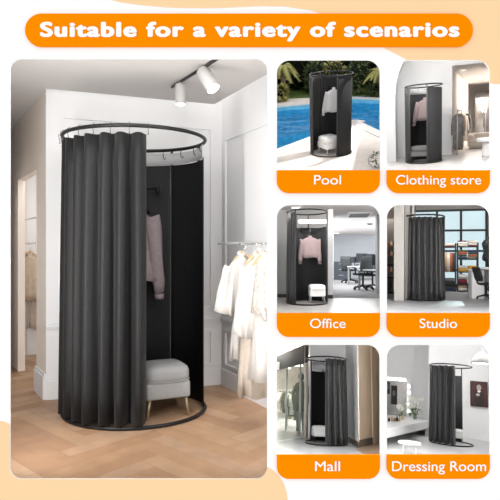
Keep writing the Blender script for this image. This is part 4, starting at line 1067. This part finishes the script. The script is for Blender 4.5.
# right walls
KC = P.xz(358.5, 11.4); 
wallseg(P, P.xz(346, 13.4), KC, 0, 2.6, 'wall_white', .01, 'wall_right')
wallseg(P, KC, P.xz(392, 14.6), 0, 2.6, 'mall_beige', .01, 'wall_back')
mb = MB(); nb = Vector((0, -.03)); a, b_ = KC + nb, P.xz(392, 14.6) + nb; mb.prism([a, b_, b_ + Vector((0, .03)), a + Vector((0, .03))], 0, .14); P.struct('baseboard_back', mb, 'base_brown')
a, b_ = P.xz(346, 13.4) + Vector((-.03, -.03)), KC + Vector((-.02, -.03)); mb = MB(); mb.prism([a, b_, KC, P.xz(346, 13.4)], 0, .10); P.struct('baseboard_right', mb, 'base_brown')
mb = MB(); a = P.floor(356, 449.5).to_2d(); mb.prism([a, P.floor(392, 470).to_2d(), P.xz(396, 14.6), KC], .001, .006); P.struct('floor', mb, 'wood_floor')
dv = (P.xz(392, 14.6) - KC).normalized(); dn = Vector((dv.y, -dv.x))
def kpt(px):
    r = P.ray(px, 400); k = r.x / r.y; s_ = (KC.x - k * KC.y) / (k * dv.y - dv.x); return KC + dv * s_
a = kpt(371.5); b_ = kpt(388); mb = MB(); mb.seg(a + dn * .02, b_ + dn * .02, .0, 2.1, .018); P.struct('door_1', mb, 'mall_beige')
a = kpt(377.5); t = P.thing('door_handle', 'small metal handle on the beige door at the right of the mall', 'door handle', (a.x + dn.x * .05, a.y + dn.y * .05, .97), atan2(dv.y, dv.x))
mb = MB(); mb.tube([(0, .04, 0), (0, 0, 0), (.12, 0, 0)], .014, 6); mesh_obj('lever', mb, 'steel', parent=t)
q = P.at(351.5, 391, 12.4); a = P.xz(346, 13.4); dw = (KC - a).normalized(); r = P.ray(351.5, 391); k = r.x / r.y; s_ = (a.x - k * a.y) / (k * dw.y - dw.x); q2 = a + dw * s_
mb = MB(); mb.box((0, 0, 0), (.09, .02, .12), bev=.004); P.one('light_switch', mb, 'desk_white', 'small white wall switch right of the mall booth', 'switch', (q2.x - .02, q2.y - .02, P.h + 9 / F * q2.y), atan2(dw.y, dw.x))
make_booth(P, P.base, .475 * P.bs, 1.7, 1.9 * P.bs, 'black booth in the mall with its left side open and curtain gathered right',
           curtains=[(268, 380, 6)], panels=[(140, 72, 1.64, 'black_panel')], poles=(140, 100), band=(138, 95, 1.69), hooks=False, amp=.055, rr=.016, ctop=.03, group='small changing booths', cm='black_fabric_soft')
b = P.base
make_stool(P, (b.x - .12, b.y + .25, 0), .36, .34, 'white square stool in the open side of the mall booth', 'stool_white', 'black_metal', rz=R_(10))
# shop interior
cols = ['cloth_cream', 'cloth_black', 'cloth_gray', 'cloth_brown', 'fabric_tan', 'fabric_olive', 'cloth_black', 'fabric_white']
cn = ['cream', 'black', 'grey', 'brown', 'tan', 'olive', 'charcoal', 'white']
g = 'garments on the racks in the mall shop'
ri = 0
for pa, pb, y0, y1, z, lab in ((278, 286, 21.5, 20.5, 1.18, 'left rack of clothes behind the mall shop window'), (288, 298, 18.5, 17.6, 1.15, 'middle rack of clothes behind the mall shop window'), (279, 290, 25.5, 25.5, 1.30, 'far rack of clothes at the back of the mall shop')):
    rnd = random.Random(pa); it = []
    for k in range(7): 
        j = rnd.randrange(8); it.append(((k + .5) / 7, rnd.uniform(.55, .85), cols[j], '%s garment, %s on the %s' % (cn[j], ['first', 'second', 'third', 'fourth', 'fifth', 'sixth', 'seventh'][k], lab.replace(' of clothes', ''))))
    rack(P, P.xz(pa, y0), P.xz(pb, y1), z, lab, it, g, seed=pa, w=.27)
def mannequin(px, y, label, m, h=1.45):
    q = P.xz(px, y); t = P.thing('mannequin', label, 'mannequin', (q.x, q.y, 0), 0, 'mannequins in the mall shop window')
    mb = MB(); mb.lathe([(.12, .55), (.17, .62), (.19, .85), (.15, 1.02), (.18, 1.2), (.17, 1.30), (.06, 1.36)], 18); mesh_obj('clothing', mb, m, parent=t)
    mb = MB(); mb.ball((0, 0, 1.50), .085, 12, (1, 1, 1.3)); mb.tube([(0, 0, 1.34), (0, 0, 1.44)], .04, 8); mesh_obj('head', mb, 'chair_black', parent=t)
    for s_ in (-1, 1):
        mb = MB(); mb.tube([(s_ * .17, 0, 1.24), (s_ * .23, 0, .98), (s_ * .22, -.03, .76)], [.055, .045, .035], 8); mesh_obj('arm', mb, m, parent=t)
        mb = MB(); mb.tube([(s_ * .07, 0, .58), (s_ * .08, 0, .02)], [.07, .045], 8); mesh_obj('leg', mb, 'cloth_gray', parent=t)
mannequin(301, 15.6, 'mannequin in a dark green top right behind the shop glass', 'fabric_olive')
for k, (px, y) in enumerate(((284, 24), (296, 22), (290, 18), (303, 17))):
    q = P.xz(px, y); t = P.thing('shop_light', '%s glowing ceiling panel inside the mall shop' % ['far left', 'far right', 'near left', 'near right'][k], 'ceiling light', (q.x, q.y, 2.2), 0, 'ceiling lights in the mall shop')
    mb = MB(); mb.box((0, 0, .2), (.02, .02, .4)); mesh_obj('rod', mb, 'steel', parent=t)
    mb = MB(); mb.box((0, 0, -.02), (.5, .6, .03)); mesh_obj('panel', mb, 'panel_glow', parent=t)
P.case(7.6); P.front_light(.4, 2.73, 2.95); P.back_light(1); P.side_lights(1.8, left=1.5, right=.7); P.area((-.5, 11.5, 2.5), 2.4, .3, 11, rot=(R_(18), 0, 0))
P.area((P.xz(292, 21).x, 20, 2.5), 2.5, 8, 45, color=(1, .94, .86))

# ------------------------------------------------------------------ DRESSING ROOM
mat('dress_floor', (.66, .66, .67, 1), .35, var=.05, scale=2, spec=.4)
mat('dress_wall', (.78, .78, .79, 1), .8, var=.015, scale=2)
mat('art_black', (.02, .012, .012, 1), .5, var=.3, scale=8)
mat('art_red', (.06, .02, .02, 1), .5, var=.3, scale=8)
mat('art_skin', (.45, .36, .32, 1), .5, var=.2, scale=8)
mat('petal', (.62, .61, .57, 1), .8, var=.06, scale=20)
mat('green_stem', (.12, .20, .07, 1), .7, var=.25, scale=10)
mat('gold', (.55, .38, .18, 1), .35, .8, var=.05, scale=20)
glassy('vase_glass', (.88, .92, .92, 1), .15)
C6 = fitted(438, 400, 0, 451, 443.5, 77, 1.9, (387, 345, 490, 455), (3, 14, 4, 6))
P = C6
slab(P, 8, 20, -.05, 'dress_floor', .05, 'floor'); slab(P, 8, 20, 2.55, 'dress_wall', .1)
wallseg(P, P.xz(428.5, 15.5), P.xz(500, 15.5), 0, 2.6, 'dress_wall')
wallseg(P, P.xz(428.5, 17.2), P.xz(428.5, 15.5), 0, 2.6, 'dress_wall', .1, 'wall_right')
wallseg(P, P.xz(380, 17), P.xz(430, 17), 0, 2.6, 'dress_wall')
mb = MB(); mb.seg(P.xz(414.2, 16.97), P.xz(414.8, 16.97), 0, 2.55, .02); P.struct('trim_1', mb, 'wall_white')
mb = MB(); mb.seg(P.xz(470, 15.47), P.xz(500, 15.47), 0, .10, .02); P.struct('baseboard_back', mb, 'dress_wall')
# counter
z_ = .34
ca_ = P.floor(385, 428.6, z_).to_2d(); cb_ = P.floor(428.2, 421.4, z_).to_2d(); cc = P.xz(428.2, 16.95); cd_ = P.xz(380, 16.95)
t = P.thing('vanity_counter', 'long white make-up counter along the left wall of the dressing room', 'counter', (0, 0, 0))
mb = MB(); mb.prism([ca_, cb_, cc, cd_], z_ - .05, z_); o = mesh_obj('countertop', mb, 'desk_white', P.M.copy()); P.clip(o); o.parent = t; o.matrix_parent_inverse = t.matrix_world.inverted()
mb = MB(); v2 = Vector((0, .06)); mb.prism([ca_ + v2, cb_ + v2, cb_ + v2 * 1.6, ca_ + v2 * 1.6], z_ - .17, z_ - .052); o = mesh_obj('apron', mb, 'desk_white', P.M.copy()); P.clip(o); o.parent = t; o.matrix_parent_inverse = t.matrix_world.inverted()
mb = MB(); mb.prism([cb_ + Vector((-.08, .06)), cb_ + Vector((-.01, .06)), cc + Vector((-.01, 0)), cc + Vector((-.08, 0))], 0, z_ - .051); o = mesh_obj('side_panel', mb, 'desk_white', P.M.copy()); o.parent = t; o.matrix_parent_inverse = t.matrix_world.inverted()
# mirror with bulbs
ym = 16.9; m0 = P.at(380, 380, ym); m1 = P.at(406.5, 416.5, ym)
t = P.thing('vanity_mirror', 'wide mirror framed with glowing bulbs above the white counter', 'mirror', ((m0.x + m1.x) / 2, ym, m1.z))
w_ = m1.x - m0.x; h_ = m0.z - m1.z
mb = MB(); mb.box((0, 0, h_ / 2), (w_, .04, h_)); mesh_obj('glass', mb, 'mirror', parent=t)
mb = MB(); mb.box((0, .0, h_ + .06), (w_ + .22, .05, .12)); mb.box((w_ / 2 + .06, 0, h_ / 2), (.12, .05, h_)); fr = mesh_obj('frame', mb, 'dress_wall', parent=t)
bulbs = [(P.at(px, 378.4, ym).x - (m0.x + m1.x) / 2, h_ + .06) for px in (388.5, 392.5, 396.5, 400.5, 404.5)] + [(w_ / 2 + .06, h_ * f) for f in (.88, .70, .52, .34, .16)]
for x_, zz in bulbs:
    mb = MB(); mb.ball((x_, -.07, zz), .048, 10); mesh_obj('bulb', mb, 'bulb_glow', parent=fr)
def picture(px, py, w_, h_, y, label, fig=False):  # the wall painting, and plates that stand in for mirror reflections
    q = P.at(px, py, y); t = P.thing('picture_or_reflection', label, 'picture', (q.x, q.y, q.z))
    mb = MB(); mb.box((0, 0, 0), (w_, .03, h_)); mesh_obj('frame', mb, 'art_black', parent=t)
    mb = MB(); mb.box((0, -.017, 0), (w_ * .9, .004, h_ * .92)); pr = mesh_obj('print', mb, 'art_red' if fig else 'art_black', parent=t)
    if fig:
        for nm, m_, blobs in (('figure_coat', 'art_black', [(0, -.10, .13, .20)]), ('figure_face', 'art_skin', [(.0, .16, .055, .075)]), ('figure_hand', 'art_skin', [(-.03, -.02, .05, .035)]), ('figure_collar', 'shirt_white', [(.0, .065, .04, .03)])):
            for (x_, zz, rx, rz_) in blobs:
                mb = MB(); n = 16; yy = -.021 - (.002 if nm != 'figure_coat' else 0)
                mb.add([(x_ + rx * cos(2 * pi * k / n), yy, zz + rz_ * sin(2 * pi * k / n)) for k in range(n)], [tuple(range(n))]); mesh_obj(nm, mb, m_, parent=pr, solid=.001)
    else:
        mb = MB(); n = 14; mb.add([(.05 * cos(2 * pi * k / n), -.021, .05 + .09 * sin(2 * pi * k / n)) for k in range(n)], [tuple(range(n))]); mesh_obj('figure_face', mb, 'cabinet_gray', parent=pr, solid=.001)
picture(479, 394, 14.5 / F * 15.4, 22 / F * 15.4, 15.44, 'dark painting of a seated figure in black and red on the right wall', True)
picture(394, 395, 5.2 / F * 16.8, 17 / F * 16.8, 16.83, 'dark narrow plate imitating a reflection in the bulb mirror')  # this and the next: mirror reflections modelled as dark plates
picture(388, 388, 3.2 / F * 16.8, 11 / F * 16.8, 16.83, 'small dark plate imitating a reflection at the left of the bulb mirror')
make_booth(P, P.base, .507 * P.bs, 1.7, 1.9 * P.bs, 'black booth in the white dressing room with curtain on its left half',
           curtains=[(176, 282, 6)], panels=[(120, 55, 1.70, 'gray_panel')], poles=(180, 55), hooks=False, amp=.055, rr=.014, ctop=.03, group='small changing booths', cm='black_fabric_soft')
b = P.base
make_stool(P, (b.x + .13, b.y + .3, 0), .26, .30, 'small white stool inside the dressing room booth', 'stool_white', 'steel')
q = P.floor(409, 454.5)
t = P.thing('vanity_stool', 'round white stool in front of the make-up counter', 'stool', (q.x, q.y + .15, 0))
mb = MB(); zs_ = .19; mb.lathe([(.13, zs_ - .05), (.18, zs_ - .042), (.19, zs_ - .018), (.18, zs_), (.09, zs_ + .012), (.01, zs_ + .015)], 28); mesh_obj('seat', mb, 'stool_white', parent=t)
for k in range(4):
    a = pi / 4 + k * pi / 2; mb = MB(); mb.tube([(.12 * cos(a), .12 * sin(a), zs_ - .05), (.15 * cos(a), .15 * sin(a), 0)], .011, 6); mesh_obj('leg', mb, 'lamp_white', parent=t)
def vase(px, py, label, r=.05, h=.16, n=7, fr=.16, seed=1, m='vase_glass', flowers='petal'):
    q = P.floor(px, py, z_); t = P.thing('flower_vase', label, 'vase', (q.x, q.y, z_ + .001), 0, 'vases on the make-up counter'); rnd = random.Random(seed)
    mb = MB(); mb.lathe([(r * .8, 0), (r, h * .3), (r * .8, h * .8), (r, h)], 16, cap=False); mesh_obj('vase', mb, m, parent=t, solid=.004)
    for k in range(n):
        a = rnd.uniform(0, 2 * pi); d_ = rnd.uniform(.2, 1) * fr; x_, y_, zz = d_ * cos(a), d_ * .6 * sin(a), h + .10 + rnd.uniform(0, .22) * fr / .16
        mb = MB(); mb.tube([(0, 0, .01), (x_ * .3, y_ * .3, h), (x_, y_, zz)], .005, 4); leaves(mb, (x_ * .7, y_ * .7, h + .05), (.06, .05, .06), 6, .08, rnd); st = mesh_obj('stem', mb, 'green_stem', parent=t)
        mb = MB()
        for p_ in range(7):
            b2 = 2 * pi * p_ / 7; mb.add([(x_, y_, zz), (x_ + .05 * cos(b2 - .4), y_ - .01, zz + .05 * sin(b2 - .4)), (x_ + .07 * cos(b2), y_ - .02, zz + .07 * sin(b2)), (x_ + .05 * cos(b2 + .4), y_ - .01, zz + .05 * sin(b2 + .4))], [(0, 1, 2, 3)])
        mb.ball((x_, y_ - .01, zz), .018, 6); mesh_obj('flower', mb, flowers, parent=st)
vase(415, 419.5, 'glass vase of white lilies on the right of the counter', .055, .15, 11, .22, 3)
vase(402.5, 420, 'smaller gold vase with sparse white flowers beside the mirror', .035, .10, 6, .12, 5, 'gold')
for k, (px, c, lab) in enumerate(((389, 'art_black', 'black cosmetic bottle at the left end of the counter'), (392, 'gold', 'gold cosmetic bottle second from the left on the counter'), (394.6, 'cloth_gray', 'grey cosmetic jar before the mirror'), (397, 'art_black', 'black brush pot before the mirror'), (399.2, 'gold', 'gold perfume bottle by the gold vase'))):
    q = P.floor(px, 421.5, z_); mb = MB(); h2 = .09 + .03 * (k % 2); mb.lathe([(.025, 0), (.028, .01), (.028, h2 * .65), (.012, h2 * .75), (.012, h2)], 12); P.one('cosmetic_bottle', mb, c, lab, 'bottle', (q.x, q.y, z_ + .001), 0, 'cosmetics on the counter')
# pendant
q = P.at(482, 360, 13.0); t = P.thing('pendant_lamp', 'white dome pendant lamp with glowing underside at the upper right', 'pendant lamp', (q.x, q.y, q.z))
mb = MB(); mb.lathe([(.235, -.08), (.22, -.02), (.16, .08), (.08, .15), (.03, .18)], 28, cap=False); mesh_obj('lamp_shade', mb, 'lamp_gray', parent=t, solid=.006)
mb = MB(); mb.lathe([(.20, -.075), (.20, -.06)], 24); mesh_obj('diffuser', mb, 'lamp_glow', parent=t)
mb = MB(); mb.tube([(0, 0, .17), (0, 0, 2.55 - q.z)], .006, 6); mesh_obj('cord', mb, 'lamp_white', parent=t)
disc_light(P, 446, 349, 2.545, .06, 'small ceiling downlight above the dressing room booth')
P.case(4.9); P.front_light(.4, 2.73, 2.95); P.back_light(1); P.side_lights(1.6); P.area((0.3, 12.9, 2.5), 2.4, .3, 12, rot=(R_(55), 0, 0)); P.area((-1.0, 13.2, 2.5), 1.2, .3, 12, rot=(R_(65), 0, 0))

# ------------------------------------------------------------------ sun over the pool, coming from behind the display wall
dirw = (Bp.R @ Vector((-.34, -.27, -1))).normalized(); tgt = Bp.M @ Bp.base
sd = bpy.data.lights.new('sun_lamp', 'SPOT'); sd.energy = 120; sd.shadow_soft_size = .02; sd.color = (1, .95, .88); sd.spot_size = R_(42); sd.spot_blend = .05
so = bpy.data.objects.new('sun_lamp', sd); link(so)
dist = 2.3
while (tgt - dirw * dist).y < BY + .10 and dist > 1: dist -= .05
so.matrix_world = Matrix.Translation(tgt - dirw * dist) @ (-dirw).to_track_quat('Z', 'Y').to_matrix().to_4x4()

# trim whatever would stick through the sides of its own window case
bpy.context.view_layer.update()
def trim_room(P, roots):
    for r in roots:
        for o in [r] + [c for c in r.children_recursive]:
            if o.type != 'MESH' or not o.data.vertices: continue
            M_ = o.matrix_world; out = False
            for v in o.data.vertices:
                w_ = M_ @ v.co
                if any((w_ - co).dot(no) > .0005 for co, no in P.planes()): out = True; break
            if out: P.clip(o)
for P_, roots in ROOMS.items(): trim_room(P_, roots)
for o in [o for o in scn.objects if o.type == 'MESH' and not o.data.polygons]: bpy.data.objects.remove(o)

# ------------------------------------------------------------------ world and camera
w = bpy.data.worlds.new('World'); scn.world = w; w.use_nodes = True
w.node_tree.nodes['Background'].inputs[0].default_value = (1, 1, 1, 1)
w.node_tree.nodes['Background'].inputs[1].default_value = 1.0
cd = bpy.data.cameras.new('Camera'); cam = bpy.data.objects.new('Camera', cd); link(cam)
cam.location = CAM; cam.rotation_euler = (pi / 2, 0, 0)
cd.sensor_width = 36; cd.sensor_fit = 'HORIZONTAL'; cd.lens = F / 500 * 36; cd.clip_start = .05; cd.clip_end = 200
scn.camera = cam
